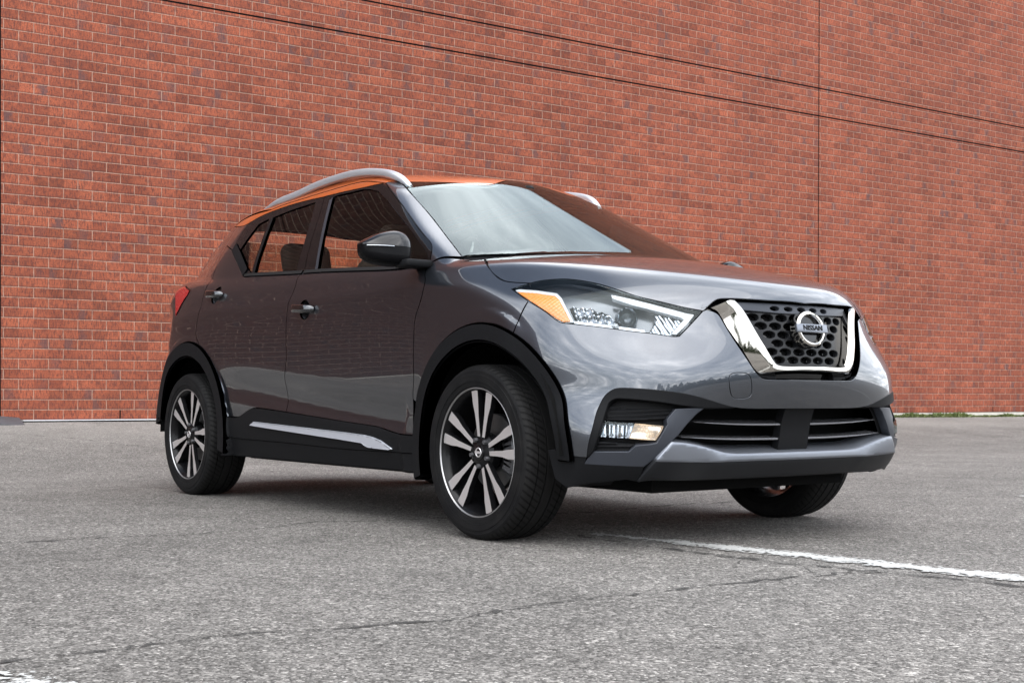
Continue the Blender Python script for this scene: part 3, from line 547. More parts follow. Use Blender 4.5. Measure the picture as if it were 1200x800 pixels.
# ------------------------------------------------------------------ setting: ground, wall, lines
WA=math.radians(87.32);WP=np.array([-8.686,.636,0]);WT=np.array([math.cos(WA),math.sin(WA),0]);WN=np.array([math.sin(WA),-math.cos(WA),0])
def wpt(s,z,d=0): return tuple(WP+WT*s+WN*d+np.array([0,0,z]))
def gz(x,y):
    P=np.array([x,y,0]);d=(P-WP)@WN;s=(P-WP)@WT          # distance in front of the wall
    t=np.clip((5.0-d)/5.0,0,1);rise=.262 if s<2 else .262-.004*(s-2) if s<14 else .214
    return rise*(t*t*(1.6-.6*t))
def asphalt():
    m,nt,p=mat('asphalt'); setp(p,rough=.82,spec=.35)
    g=N(nt,'ShaderNodeNewGeometry');pos=g.outputs['Position']
    v1=N(nt,'ShaderNodeTexVoronoi',inp={'Scale':200.});L(nt,pos,v1.inputs['Vector'])
    v2=N(nt,'ShaderNodeTexVoronoi',inp={'Scale':92.});L(nt,pos,v2.inputs['Vector'])
    s=N(nt,'ShaderNodeSeparateColor');L(nt,v1.outputs['Color'],s.inputs[0]);s2=N(nt,'ShaderNodeSeparateColor');L(nt,v2.outputs['Color'],s2.inputs[0])
    st=RAMP(nt,s.outputs[0],[(.0,.030),(.30,.095),(.70,.19),(.93,.33),(1.,.60)])
    st2=RAMP(nt,s2.outputs[0],[(0,.045),(.45,.125),(.85,.24),(.975,.38),(1,.65)])
    base=MIX(nt,.42,st,st2)
    big=NOISE(nt,pos,.55,5,.6);med=NOISE(nt,pos,3.2,6,.65);fine=NOISE(nt,pos,14,4,.6)
    base=MIX(nt,1.0,base,RAMP(nt,big,[(.30,.74),(.70,1.18)]),'MULTIPLY')
    base=MIX(nt,1.0,base,RAMP(nt,med,[(.30,.86),(.66,1.10)]),'MULTIPLY')
    base=MIX(nt,1.0,base,RAMP(nt,fine,[(.30,.92),(.66,1.06)]),'MULTIPLY')
    base=MIX(nt,1.0,base,(1.06,1.0,.93),'MULTIPLY')
    # paler, dustier strip along the wall
    d=N(nt,'ShaderNodeVectorMath',operation='DOT_PRODUCT');L(nt,pos,d.inputs[0]);d.inputs[1].default_value=tuple(WN)
    dist=MATH(nt,'SUBTRACT',d.outputs['Value'],float(WP@WN))
    edge=MATH(nt,'MULTIPLY_ADD',med,.7,dist)
    pale=RAMP(nt,MATH(nt,'DIVIDE',edge,4.0),[(.40,.55),(.62,.0)])
    pale=MATH(nt,'MULTIPLY',pale,RAMP(nt,fine,[(.2,.6),(.7,1.)]))
    base=MIX(nt,pale,base,MIX(nt,.5,base,(.42,.40,.37)))
    # little stains
    stn=NOISE(nt,pos,1.7,7,.7);base=MIX(nt,RAMP(nt,stn,[(.60,.0),(.72,.45)]),base,(.05,.047,.045))
    hsv=N(nt,'ShaderNodeBrightContrast',inp={'Contrast':.03,'Bright':.0});L(nt,MIX(nt,1.0,base,(ASPH,ASPH,ASPH),'MULTIPLY'),hsv.inputs[0]);L(nt,hsv.outputs[0],p.inputs['Base Color'])
    h=MATH(nt,'MULTIPLY_ADD',v2.outputs['Distance'],-.7,MATH(nt,'MULTIPLY',v1.outputs['Distance'],-.45))
    b=N(nt,'ShaderNodeBump',inp={'Strength':.75,'Distance':.012});L(nt,h,b.inputs['Height'])
    b2=N(nt,'ShaderNodeBump',inp={'Strength':.25,'Distance':.03});L(nt,fine,b2.inputs['Height']);L(nt,b.outputs[0],b2.inputs['Normal']);L(nt,b2.outputs[0],p.inputs['Normal'])
    return m
MG['asphalt']=asphalt()
# one sheet to the horizon, finer where the slope is
xs=np.concatenate([np.linspace(-200,-12,6),np.linspace(-11,-3,40),np.linspace(-2,8,6),[20,60,240]]);ys=np.concatenate([[-240,-80,-30],np.linspace(-15,30,46),[60,120,240]])
V=[(x,y,float(gz(x,y))) for x in xs for y in ys];n=len(ys)
F=[(i*n+j,(i+1)*n+j,(i+1)*n+j+1,i*n+j+1) for i in range(len(xs)-1) for j in range(n-1)]
ground=link('ground',mesh('ground',V,F),None,'asphalt');tagit(ground,'grey worn asphalt of the parking lot rising gently to the brick wall',kind='structure')
# ---- painted bay lines, worn
def linemat():
    m,nt,p=mat('worn_road_paint'); setp(p,rough=.7)
    g=N(nt,'ShaderNodeNewGeometry');pos=g.outputs['Position'];tcn=N(nt,'ShaderNodeTexCoord')
    s=N(nt,'ShaderNodeSeparateXYZ');L(nt,tcn.outputs['UV'],s.inputs[0])
    v=N(nt,'ShaderNodeTexVoronoi',inp={'Scale':85.});L(nt,pos,v.inputs['Vector']);sc=N(nt,'ShaderNodeSeparateColor');L(nt,v.outputs['Color'],sc.inputs[0])
    n=NOISE(nt,pos,9,6,.7);n2=NOISE(nt,pos,38,4,.6)
    wear=MATH(nt,'ADD',MATH(nt,'MULTIPLY_ADD',n,1.1,MATH(nt,'MULTIPLY',n2,.6)),MATH(nt,'MULTIPLY',sc.outputs[0],.32))
    ed=MATH(nt,'MULTIPLY',MATH(nt,'ABSOLUTE',MATH(nt,'SUBTRACT',s.outputs[1],.5)),.85)
    tip=MATH(nt,'MULTIPLY',MATH(nt,'SUBTRACT',1,MATH(nt,'MINIMUM',MATH(nt,'MULTIPLY',s.outputs[0],1.6),1)),.22)
    k=RAMP(nt,MATH(nt,'MULTIPLY',MATH(nt,'ADD',MATH(nt,'ADD',wear,ed),tip),.5),[(.0,1.),(LWEAR/2,1.),(LWEAR/2+.045,0.)])
    k.node.color_ramp.elements[0].position=.0
    L(nt,MIX(nt,n2,(.34,.34,.33),(.54,.54,.52)),p.inputs['Base Color'])
    tr=N(nt,'ShaderNodeBsdfTransparent');mx=N(nt,'ShaderNodeMixShader');L(nt,k,mx.inputs[0]);L(nt,tr.outputs[0],mx.inputs[1]);L(nt,p.outputs[0],mx.inputs[2])
    o=[q for q in nt.nodes if q.type=='OUTPUT_MATERIAL'][0];L(nt,mx.outputs[0],o.inputs[0])
    return m
MG['line']=linemat()
def bayline(a,b,w,label):
    a=np.array(a,float);b=np.array(b,float);t=(b-a)/np.linalg.norm(b-a);nn=np.array([-t[1],t[0]]);ln=np.linalg.norm(b-a);n=max(2,int(ln/.25))
    V=[];F=[];uv=[]
    for i in range(n+1):
        c=a+t*ln*i/n
        for s in (-1,1):
            p=c+nn*s*w/2;V.append((p[0],p[1],float(gz(p[0],p[1]))+.004));uv.append((ln*i/n,(s+1)/2))
    for i in range(n): F.append((2*i,2*i+2,2*i+3,2*i+1))
    me=mesh('parking_line',V,F);u=me.uv_layers.new(name='UVMap')
    for lp in me.loops: u.data[lp.index].uv=uv[lp.vertex_index]
    o=link('parking_line',me,None,'line');tagit(o,label,kind='structure')
LD=np.array([1.62,.205]);LD/=np.linalg.norm(LD)
def along(p,l): return (p[0]+LD[0]*l,p[1]+LD[1]*l)
bayline((.10,-.385),along((.10,-.385),4.8),.15,'worn white bay line running out from under the car')
bayline((1.31,-2.865),along((1.31,-2.865),4.0),.15,'worn white bay line in the near left corner')
bayline((-.03,2.64),along((-.03,2.64),4.5),.13,'white bay line starting at the right edge of the picture')
# ---- cracks: narrow jagged strips lying on the asphalt
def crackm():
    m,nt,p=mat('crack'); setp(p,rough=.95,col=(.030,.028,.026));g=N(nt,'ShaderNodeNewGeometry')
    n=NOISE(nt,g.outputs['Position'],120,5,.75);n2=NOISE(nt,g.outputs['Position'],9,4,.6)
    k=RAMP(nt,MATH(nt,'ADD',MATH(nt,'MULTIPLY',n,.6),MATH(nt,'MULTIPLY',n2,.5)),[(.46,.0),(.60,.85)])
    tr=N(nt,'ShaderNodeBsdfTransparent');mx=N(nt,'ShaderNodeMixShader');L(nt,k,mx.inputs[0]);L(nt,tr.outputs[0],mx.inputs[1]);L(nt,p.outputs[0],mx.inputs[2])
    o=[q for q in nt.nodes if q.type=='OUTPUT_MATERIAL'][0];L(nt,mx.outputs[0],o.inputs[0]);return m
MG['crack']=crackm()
def crack(pts,w,seed,label,br=True):
    r=np.random.default_rng(seed);pts=np.array(pts,float);V=[];F=[]
    P=[]
    for a,b in zip(pts[:-1],pts[1:]):
        n=max(2,int(np.linalg.norm(b-a)/.03))
        P+= [a+(b-a)*k/n for k in range(n)]
    P.append(pts[-1]);P=np.array(P);j=np.cumsum(r.normal(0,.006,(len(P),2)),0);j-=np.linspace(0,1,len(P))[:,None]*j[-1];P=P+j*1.3+r.normal(0,.005,P.shape)
    def strip_(P,w0):
        b0=len(V)
        for i,p in enumerate(P):
            t=P[min(i+1,len(P)-1)]-P[max(i-1,0)];t/=np.linalg.norm(t)+1e-9;nn=np.array([-t[1],t[0]])
            ww=w0*(.35+1.1*r.random())*(1 if 2<i<len(P)-3 else .3)
            if r.random()<.25: ww*=.15
            for s in (-1,1):
                q=p+nn*ww*s*.5;V.append((q[0],q[1],float(gz(q[0],q[1]))+.0022))
        for i in range(len(P)-1): F.append((b0+2*i,b0+2*i+2,b0+2*i+3,b0+2*i+1))
    strip_(P,w)
    if br:
        for k in range(max(1,len(P)//22)):
            i=r.integers(3,len(P)-3);q=P[i].copy();d=r.normal(0,1,2);d/=np.linalg.norm(d);B=[q]
            for s in range(r.integers(4,14)): d=d+r.normal(0,.35,2);d/=np.linalg.norm(d);q=q+d*.025;B.append(q)
            strip_(np.array(B),w*.45)
    o=link('pavement_crack',mesh('pavement_crack',V,F,False),None,'crack');tagit(o,label,kind='structure')
crack([(-.852,-2.9),(-.85,-2.276),(-.74,-1.55),(-.80,-1.2),(-.87,-.99),(-.80,-.7),(-.77,-.45),(-.6,.2),(-.62,1.2)],.026,3,'thin dark crack across the asphalt beside the car')
crack([(1.262,-3.2),(1.265,-2.85),(1.30,-2.66),(1.297,-2.33),(1.332,-2.06),(1.288,-1.65),(1.267,-1.19),(1.322,-.78),(1.36,-.46),(1.5,-.26)],.021,8,'long crack across the near asphalt reaching the bay line')
crack([(.02,-.47),(.35,-.48),(.8,-.43),(1.2,-.41),(1.6,-.31),(2.3,-.2),(3.4,-.05)],.035,11,'crack with painted shade following the lower edge of the bay line')  # wide strip paints the shade below the line together with a crack
crack([(-7.9,-1.5),(-7.731,-.416),(-7.2,.1),(-6.253,.444),(-5.9,1.4)],.018,5,'crack in the pale asphalt near the wall')
crack([(-.5,3.2),(-.9,2.2),(-1.0,1.2)],.014,6,'hairline crack behind the front wheel on the right')
# ---- brick wall
def brickmat():
    m,nt,p=mat('red_brick'); setp(p,rough=.85,spec=.25)
    tcn=N(nt,'ShaderNodeTexCoord');uv=tcn.outputs['UV']
    BW,BH=.2735,.0960
    def brick(c1,c2,mortar,msize=.0064):
        b=N(nt,'ShaderNodeTexBrick',inp={'Color1':(*c1,1),'Color2':(*c2,1),'Mortar':(*mortar,1),'Scale':1,'Mortar Size':msize*.55,'Mortar Smooth':.12,'Bias':0,'Brick Width':BW,'Row Height':BH})
        b.offset=.5;b.offset_frequency=2;L(nt,uv,b.inputs['Vector']);return b
    wob=N(nt,'ShaderNodeTexNoise',inp={'Scale':9.,'Detail':3});L(nt,uv,wob.inputs['Vector'])
    bw=brick((0,0,0),(1,1,1),(.5,.5,.5))
    wv=N(nt,'ShaderNodeVectorMath',operation='MULTIPLY_ADD');L(nt,wob.outputs['Color'],wv.inputs[0]);wv.inputs[1].default_value=(.007,.007,0);L(nt,uv,wv.inputs[2])
    L(nt,wv.outputs[0],bw.inputs['Vector'])
    rnd=N(nt,'ShaderNodeSeparateColor');L(nt,bw.outputs['Color'],rnd.inputs[0]);rv=rnd.outputs[0]
    # second random per brick from white noise on the brick index
    s=N(nt,'ShaderNodeSeparateXYZ');L(nt,uv,s.inputs[0])
    row=MATH(nt,'FLOOR',MATH(nt,'DIVIDE',s.outputs[1],BH));half=MATH(nt,'MULTIPLY',MATH(nt,'MODULO',MATH(nt,'ABSOLUTE',row),2),.5)
    colx=MATH(nt,'ADD',MATH(nt,'DIVIDE',s.outputs[0],BW),half);ci=MATH(nt,'FLOOR',colx)
    fx=MATH(nt,'SUBTRACT',colx,ci)
    cb=N(nt,'ShaderNodeCombineXYZ');L(nt,row,cb.inputs[0]);L(nt,ci,cb.inputs[1]);wn=N(nt,'ShaderNodeTexWhiteNoise',noise_dimensions='2D');L(nt,cb.outputs[0],wn.inputs['Vector'])
    wc=N(nt,'ShaderNodeSeparateColor');L(nt,wn.outputs['Color'],wc.inputs[0]);r1,r2_,r3=wc.outputs[0],wc.outputs[1],wc.outputs[2]
    sc=N(nt,'ShaderNodeMapping');sc.inputs['Scale'].default_value=(44,10,1);L(nt,uv,sc.inputs['Vector'])
    streak=NOISE(nt,sc.outputs[0],1.6,4,.65);fine=NOISE(nt,uv,95,4,.65);blot=NOISE(nt,uv,16,5,.65);large=NOISE(nt,uv,.35,3,.5)
    base=MIX(nt,r1,BR1,BR2);base=MIX(nt,1.0,base,RAMP(nt,r3,[(.0,.72),(.25,.95),(1.,1.10)]),'MULTIPLY')
    base=MIX(nt,MATH(nt,'MULTIPLY',RAMP(nt,streak,[(.46,0.),(.60,1.)]),.70),base,(.080,.029,.025))
    base=MIX(nt,MATH(nt,'MULTIPLY',RAMP(nt,fine,[(.50,0.),(.62,1.)]),.72),base,(.068,.027,.023))
    base=MIX(nt,MATH(nt,'MULTIPLY',RAMP(nt,blot,[(.50,0.),(.68,1.)]),.40),base,(.36,.096,.048))
    eb=MATH(nt,'MULTIPLY',MATH(nt,'MINIMUM',MATH(nt,'FRACT',MATH(nt,'DIVIDE',s.outputs[1],BH)),.5),1.0)  # joint shadow painted as a dark band along each brick's lower edge
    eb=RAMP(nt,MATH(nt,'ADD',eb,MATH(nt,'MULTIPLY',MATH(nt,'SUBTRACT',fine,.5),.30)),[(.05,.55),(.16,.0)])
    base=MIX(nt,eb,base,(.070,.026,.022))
    # flashed headers: some bricks carry a dark end
    isd=MATH(nt,'MULTIPLY',MATH(nt,'GREATER_THAN',r2_,.83),MATH(nt,'MULTIPLY_ADD',r1,.75,.25));pos=MATH(nt,'MULTIPLY_ADD',r3,.8,.05)
    band=MATH(nt,'SUBTRACT',1,MATH(nt,'MULTIPLY',MATH(nt,'ABSOLUTE',MATH(nt,'SUBTRACT',fx,pos)),3.6))
    band=MATH(nt,'ADD',band,MATH(nt,'MULTIPLY',MATH(nt,'SUBTRACT',blot,.5),3.4))
    dk=MATH(nt,'MULTIPLY',RAMP(nt,band,[(.15,0.),(.75,1.)]),isd)
    base=MIX(nt,MATH(nt,'MULTIPLY',dk,.72),base,MIX(nt,blot,(.045,.032,.038),(.10,.062,.062)))
    base=MIX(nt,1.0,base,RAMP(nt,large,[(.3,.88),(.7,1.10)]),'MULTIPLY')
    base=MIX(nt,MATH(nt,'LESS_THAN',s.outputs[0],40+USHIFT-.787),base,MIX(nt,1.0,base,(.25,.275,.35),'MULTIPLY'))  # brick left of the frame darkened to deepen its reflection in the doors
    mort=MIX(nt,RAMP(nt,streak,[(.4,1.),(.65,.45)]),base,MIX(nt,blot,(.28,.175,.130),(.43,.305,.235)))
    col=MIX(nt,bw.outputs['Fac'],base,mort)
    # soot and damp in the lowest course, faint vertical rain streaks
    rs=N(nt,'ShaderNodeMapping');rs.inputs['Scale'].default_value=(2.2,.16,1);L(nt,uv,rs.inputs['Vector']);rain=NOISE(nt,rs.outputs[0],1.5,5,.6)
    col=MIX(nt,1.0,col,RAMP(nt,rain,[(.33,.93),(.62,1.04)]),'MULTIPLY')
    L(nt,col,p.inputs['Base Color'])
    h=MATH(nt,'SUBTRACT',MATH(nt,'MULTIPLY_ADD',streak,.35,MATH(nt,'MULTIPLY',fine,.25)),bw.outputs['Fac'])
    b=N(nt,'ShaderNodeBump',inp={'Strength':.7,'Distance':.006});L(nt,h,b.inputs['Height']);L(nt,b.outputs[0],p.inputs['Normal'])
    return m
MG['brick']=brickmat()
MG['joint']=simple('sealant_joint',(.006,.005,.005),.9,0,.1,20,spec=.1)
MG['concrete']=simple('foundation_concrete',(.52,.49,.43),.85,0,.15,6,.3)
MG['flash']=simple('flashing_metal',(.66,.65,.66),.4,.3,.08,5)
MG['slab']=simple('weathered_plate',(.075,.075,.082),.6,.2,.15,12,.2)
wall=bpy.data.objects.new('brick_wall',None);COL.objects.link(wall);wall.location=wpt(0,0);wall['label']='long red brick wall with dark control joints behind the car';wall['category']='wall';wall['kind']='thing'
S0,S1,Z0,Z1=-26.,44.,.283,WALLH
vj=[-.787,10.15,-11.7,21.1,32.0];hz=[4.452,4.838]
# the wall skin is cut at the joints: each field is set between real 12 mm grooves
sx=sorted([S0,S1]+vj);zx=[Z0]+hz+[Z1];gw=.0095
V=[];F=[];UV=[]
def quad(p,uvs):
    b=len(V);V.extend(p);F.append((b,b+1,b+2,b+3));UV.extend(uvs)
ZR=.283
for a,b in zip(sx[:-1],sx[1:]):
    for c,d in zip(zx[:-1],zx[1:]):
        a_,b_=a+(gw if a>S0 else 0),b-(gw if b<S1 else 0);c_,d_=c+(gw if c>Z0 else 0),d-(gw if d<Z1 else 0)
        u=lambda s,z:(s+40+USHIFT,z-ZR)
        quad([wpt(a_,c_),wpt(b_,c_),wpt(b_,d_),wpt(a_,d_)],[u(a_,c_),u(b_,c_),u(b_,d_),u(a_,d_)])
        # reveals
        for (p,q) in (((a_,c_),(b_,c_)),((b_,c_),(b_,d_)),((b_,d_),(a_,d_)),((a_,d_),(a_,c_))):
            quad([wpt(*p),wpt(*p,-.03),wpt(*q,-.03),wpt(*q)],[u(*p),u(*p),u(*q),u(*q)])
me=mesh('brick_face',np.array(V)-np.array(wall.location),F,False);ul=me.uv_layers.new(name='UVMap')
for lp in me.loops: ul.data[lp.index].uv=UV[lp.vertex_index]
bf=link('brick_face',me,wall,'brick')
bf.data.flip_normals() if bf.data.polygons[0].normal.dot(Vector(WN))<0 else None
def wbox(name,s0,s1,z0,z1,d0,d1,m,parent=wall):
    P=[wpt(s,z,d) for d in (d0,d1) for z in (z0,z1) for s in (s0,s1)]
    F=[(0,1,3,2),(4,6,7,5),(0,4,5,1),(2,3,7,6),(0,2,6,4),(1,5,7,3)]
    og=np.array(parent.location) if parent is not None else 0
    me=mesh(name,np.array(P)-og,F,False);bm=bmesh.new();bm.from_mesh(me);bmesh.ops.recalc_face_normals(bm,faces=bm.faces);bm.to_mesh(me);bm.free()
    return link(name,me,parent,m)
wbox('joint_sealant',S0,S1,Z0,Z1,-.40,-.006,'joint')
wbox('foundation',S0,S1,-.3,Z0-.002,-.40,-.004,'concrete')
wbox('roof_coping',S0-.05,S1+.05,Z1,Z1+.12,-.45,.04,'flash')
wbox('flashing_strip',-.585,2.75,.2715,.2805,-.004,.035,'flash')
wbox('flashing_shadow_gap',-.785,2.75,.20,.271,-.004,.012,'joint')
# weep holes in the bottom course
for s in (.33,14.1,6.9,-4.2): wbox('weep_hole',s,s+.012,Z0+.004,Z0+.088,-.01,.003,'joint')
# rusty kick plate lying at the left foot of the wall
bm=bmesh.new();box(bm,(0,0,0),(.62,.30,.045),.008,2);ob=bmesh_obj('metal_plate',bm,None,'slab',40)
p=wpt(-.93,.275,.16);ob.location=p;ob.rotation_euler=(math.radians(14),math.radians(5),WA)
tagit(ob,'small grey weathered plate leaning at the foot of the brick wall','plate')
# weeds along the foot of the wall on the right: nobody could count the blades
def leafm():
    m,nt,p=mat('weed_leaf'); setp(p,rough=.6);g=N(nt,'ShaderNodeNewGeometry');tcn=N(nt,'ShaderNodeTexCoord')
    n=NOISE(nt,g.outputs['Position'],7,3,.6);L(nt,MIX(nt,n,(.05,.085,.018),(.17,.19,.06)),p.inputs['Base Color']);return m
MG['leaf']=leafm()
r=np.random.default_rng(2);V=[];F=[]
for k in range(16000):
    s=3.0+r.random()*22;cl=.5+.5*math.sin(s*2.1)+.35*math.sin(s*5.3+1)+.3*math.sin(s*11.)
    if r.random()>.55+.45*cl: continue
    hgt=(.03+.05*max(0,cl)*r.random())*(.6+.6*r.random());d=.005+abs(r.normal(0,.05));P=np.array(wpt(s,0,d));P[2]=gz(P[0],P[1])-.004
    a=r.random()*6.28;w=.006+.010*r.random();dx=np.array([math.cos(a)*w,math.sin(a)*w,0]);ln=r.normal(0,.035,2)
    b=len(V);tip=P+np.array([ln[0],ln[1],hgt]);mid=P+np.array([ln[0]*.4,ln[1]*.4,hgt*.6])
    V+= [tuple(P-dx*.5),tuple(P+dx*.5),tuple(mid+dx),tuple(tip),tuple(mid-dx)];F.append((b,b+1,b+2,b+3,b+4))
o=link('weeds',mesh('weeds',V,F,False),None,'leaf');tagit(o,'low green weeds along the foot of the brick wall',kind='stuff')
# far trees across the lot behind the camera: only the paint and chrome show them
r=np.random.default_rng(5);V=[];F=[]
for k in range(90):
    a=math.radians(-34+84*k/89+r.normal(0,1));R=44+r.normal(0,4);c=np.array([4+R*math.cos(a),-3+R*math.sin(a),0]);H=(3.2+2.6*r.random())*(1.25 if r.random()<.2 else 1)
    for q in range(130):
        u=r.random();rad=1.9*math.sin(math.pi*min(1,.15+.85*u))**.7;th=r.random()*6.28;rr=rad*math.sqrt(r.random())
        p=c+np.array([rr*math.cos(th),rr*math.sin(th),u*H]);sz=.22+.30*r.random();n1=r.normal(0,1,3);n1/=np.linalg.norm(n1);n2=np.cross(n1,r.normal(0,1,3));n2/=np.linalg.norm(n2)
        b=len(V);V+=[tuple(p+n1*sz),tuple(p+n2*sz),tuple(p-n1*sz),tuple(p-n2*sz)];F.append((b,b+1,b+2,b+3))
MG['tree']=simple('far_foliage',(.045,.058,.022),.8,0,.3,1.5)
o=link('tree_belt',mesh('tree_belt',V,F,False),None,'tree');tagit(o,'belt of far trees across the parking lot',kind='stuff')
# ------------------------------------------------------------------ the car
D_={k:np.array(v) for k,v in DATA.items()}
def C(n,sp=.008,closed=False): return spl(D_[n],sp,closed)
def circ(cx,cz,r,a0,a1,y=-.87,sp=.012):
    n=max(3,int(abs(a1-a0)*r/sp));a=np.linspace(a0,a1,n)
    return np.stack([cx+r*np.cos(a),0*a+y,cz+r*np.sin(a)],1)
car=bpy.data.objects.new('car',None); COL.objects.link(car); car.location=(CARX,0,0); car.empty_display_size=.3
tagit(car,'compact dark grey crossover car with an orange roof parked in front of the brick wall','car')
SIDE=Lin((0,1,0));FEND=Lin((0,.8,-.6));TOP=Lin((0,0,-1));HOODP=Lin((-.5,0,-.87));WIND=Lin((-.62,0,-.78))
APIL=Lin((-.35,.8,-.5));RSIDE=Lin((0,.72,-.69));QUART=Lin((.5,.86,-.1));NOSE=Cyl(-.2);REAR=Cyl(-2.55,-1)
FA=(.03,.318);RA=(-2.592,.318)
rA=.450
# ---- fender
gA=C('gapA');seam=C('seamFB');hs=C('hoodshut');hlt=C('HLtop');hlb=C('HLbot');hli=C('HLin')
i332=int(np.argmin(np.linalg.norm(hlt-D_['HLtop'][2],axis=1)));i354=int(np.argmin(np.linalg.norm(hlb-D_['HLbot'][1],axis=1)))
sb=seam[-1];a_s=math.atan2(sb[2]-FA[1],sb[0]-FA[0])
arch=circ(*FA,rA,a_s,math.radians(168));arch=arch[arch[:,0]>-.385]
low=gA[gA[:,2]>=arch[-1][2]]
fl=loop(low[::-1],spl([gA[0],D_['hoodshut'][0]],.01)[1:-1],hs,hlt[:i332+1][::-1],hlb[:i354+1],seam,arch)
fender,fender_l=panel('front_fender',fl,FEND,'grey',car,True,res=.013,roll=.0045,inset=.0022)
# ---- doors
gB=C('gapB');gBu=C('gapBu');gC=C('gapC');belt=C('belt');re_=C('roofedge');kink=C('dloKink');back=C('dloBack');sash=C('sash')
iB=int(np.argmin(np.linalg.norm(belt-gB[0],axis=1)))
def ell(c,ax,az,n=28): t=np.linspace(0,2*np.pi,n,endpoint=False);return np.stack([c[0]+ax*np.cos(t),0*t+c[1],c[2]+az*np.sin(t)],1)
hF=D_['hF'];hR=D_['hR'];cF=np.array([hF[2:,0].mean(),-.866,hF[:2,2].mean()+.000]);cR=np.array([hR[2:,0].mean(),-.862,hR[:2,2].mean()])
bF=ell(cF,.048,.042);bR=ell(cR,.048,.042)
dl=loop(gA[gA[:,2]>.34],lin([[-.385,-.86,.32],[-.42,-.86,.30],[-1.50,-.86,.30]]),gB[::-1],belt[iB:])
door_f,door_fl=panel('front_door',dl,SIDE,'grey',car,True,holes=[bF],roll=.0045,inset=.0022)
r_arch=circ(*RA,.452,math.radians(-2),math.atan2(gC[-1][2]-RA[1],gC[-1][0]-RA[0]),-.86)
dr=loop(gB,lin([[-1.52,-.86,.30],[-2.14,-.86,.30]]),r_arch,gC[::-1],back[-1:],kink,belt[:iB+1])
door_r,door_rl=panel('rear_door',dr,SIDE,'grey',car,True,holes=[bR],res=.015,roll=.0045,inset=.0022)
MG['handle']=paint('handle_paint',(.022,.025,.031),.9,.25)
def handle(par,par_l,c,sgnname='handle'):
    bowl=panel('handle_recess',ell(c,.0485,.0425),SIDE,'black_gloss',par,par_l,inset=0,res=.006,thick=.0,
        off=lambda uv:-.020*np.clip(1-(((uv[:,0]-SIDE.uv(c[None])[0,0])/.05)**2+((uv[:,1]-SIDE.uv(c[None])[0,1])/.044)**2),0,1)**.6-.001)
    xs=np.linspace(-.088,.088,25);path=[];sc=[]
    for x in xs:
        u=abs(x)/.088;p=np.array([[c[0]+x,-.9,c[2]+.004-.006*(x/.09)]]);O=p.copy();O[:,1]=-2.2
        t=trace(f,O,np.array([[0,1.,0]]),0.,40);q=O+t[:,None]*np.array([[0,1.,0]])
        path.append(q[0]+np.array([0,-.030*(1-u**5)-.002,0]));sc.append((1-.25*u**3 if u<.97 else .45,1-.2*u**4 if u<.97 else .5))
    V,F=sweep(path,oval(.011,.0185,12),up=(0,0,1),scales=sc)
    h=rawobj(sgnname,V,F,par,'handle',60);mir(h,par_l)
handle(door_f,door_fl,cF);handle(door_r,door_rl,cR)
# ---- window frames and glass
gf=C('glassF',.010,True);gr=C('glassR',.010,True);gq=C('glassQ',.010,True)
gf=lin(np.vstack([D_['glassF'],D_['glassF'][:1]]))[:-1]
gr=lin(np.vstack([D_['glassR'],D_['glassR'][:1]]))[:-1];gq=lin(np.vstack([D_['glassQ'],D_['glassQ'][:1]]))[:-1]
j380=int(np.argmin(np.linalg.norm(re_-gBu[-1],axis=1)));j291=int(np.argmin(np.linalg.norm(re_-back[0],axis=1)))
wf=loop(gBu,re_[j380:],sash[1:],belt[iB:][::-1])
wr=loop(re_[j291:j380+1],gBu[::-1],belt[:iB+1][::-1],kink[::-1],back[::-1])
w1,w1l=panel('window_frame',wf,SIDE,'black_gloss',door_f,door_fl,holes=[gf],inset=.0015,res=.02,thick=.01)
w2,w2l=panel('window_frame',wr,SIDE,'black_gloss',door_r,door_rl,holes=[gr,gq],inset=.0015,res=.02,thick=.01)
panel('window_glass',gf,SIDE,'glass_s',door_f,door_fl,inset=-.004,off=-.005,thick=0,res=.03)
panel('window_glass',gr,SIDE,'glass_s',door_r,door_rl,inset=-.004,off=-.005,thick=0,res=.03)
panel('quarter_glass',gq,SIDE,'glass_s',door_r,door_rl,inset=-.004,off=-.005,thick=0,res=.03)
def strip(name,crv,w,par,par_l,m,off,proj=SIDE,side=1,thick=.008):
    uv=proj.uv(crv);t=np.gradient(uv,axis=0);t/=np.linalg.norm(t,axis=1,keepdims=True);n=np.stack([-t[:,1],t[:,0]],1)*side
    w=np.asarray(w,float)*np.ones(len(uv))
    E=crv+(n*w[:,None])[:,:1]*(proj.e1)+(n*w[:,None])[:,1:]*(proj.e2)
    return panel(name,loop(crv,E[::-1]),proj,m,par,par_l,off=off,inset=0,res=.012,thick=thick)
# trims: seals round the glass, belt moulding, sash
strip('belt_moulding',belt[iB:][2:-2],.014,door_f,door_fl,'rubber',.005,side=-1 if SIDE.uv(belt)[0,0]>SIDE.uv(belt)[-1,0] else 1)
strip('belt_moulding',belt[:iB+1][2:-1],.014,door_r,door_rl,'rubber',.005,side=-1 if SIDE.uv(belt)[0,0]>SIDE.uv(belt)[-1,0] else 1)
strip('corner_trim',kink[1:-1],.040,door_r,door_rl,'plastic',.006,side=1 if SIDE.uv(belt)[0,0]<SIDE.uv(belt)[-1,0] else -1,thick=.012)
pil=spl(D_['glassF'][:4],.01)
strip('pillar_trim',pil,.022,door_f,door_fl,'plastic_g',.003,side=1 if SIDE.uv(belt)[0,0]<SIDE.uv(belt)[-1,0] else -1)
gd=spl(D_['glassR'][:3],.01)
strip('window_divider',gd,.016,door_r,door_rl,'plastic',.004,side=1 if SIDE.uv(belt)[0,0]<SIDE.uv(belt)[-1,0] else -1)
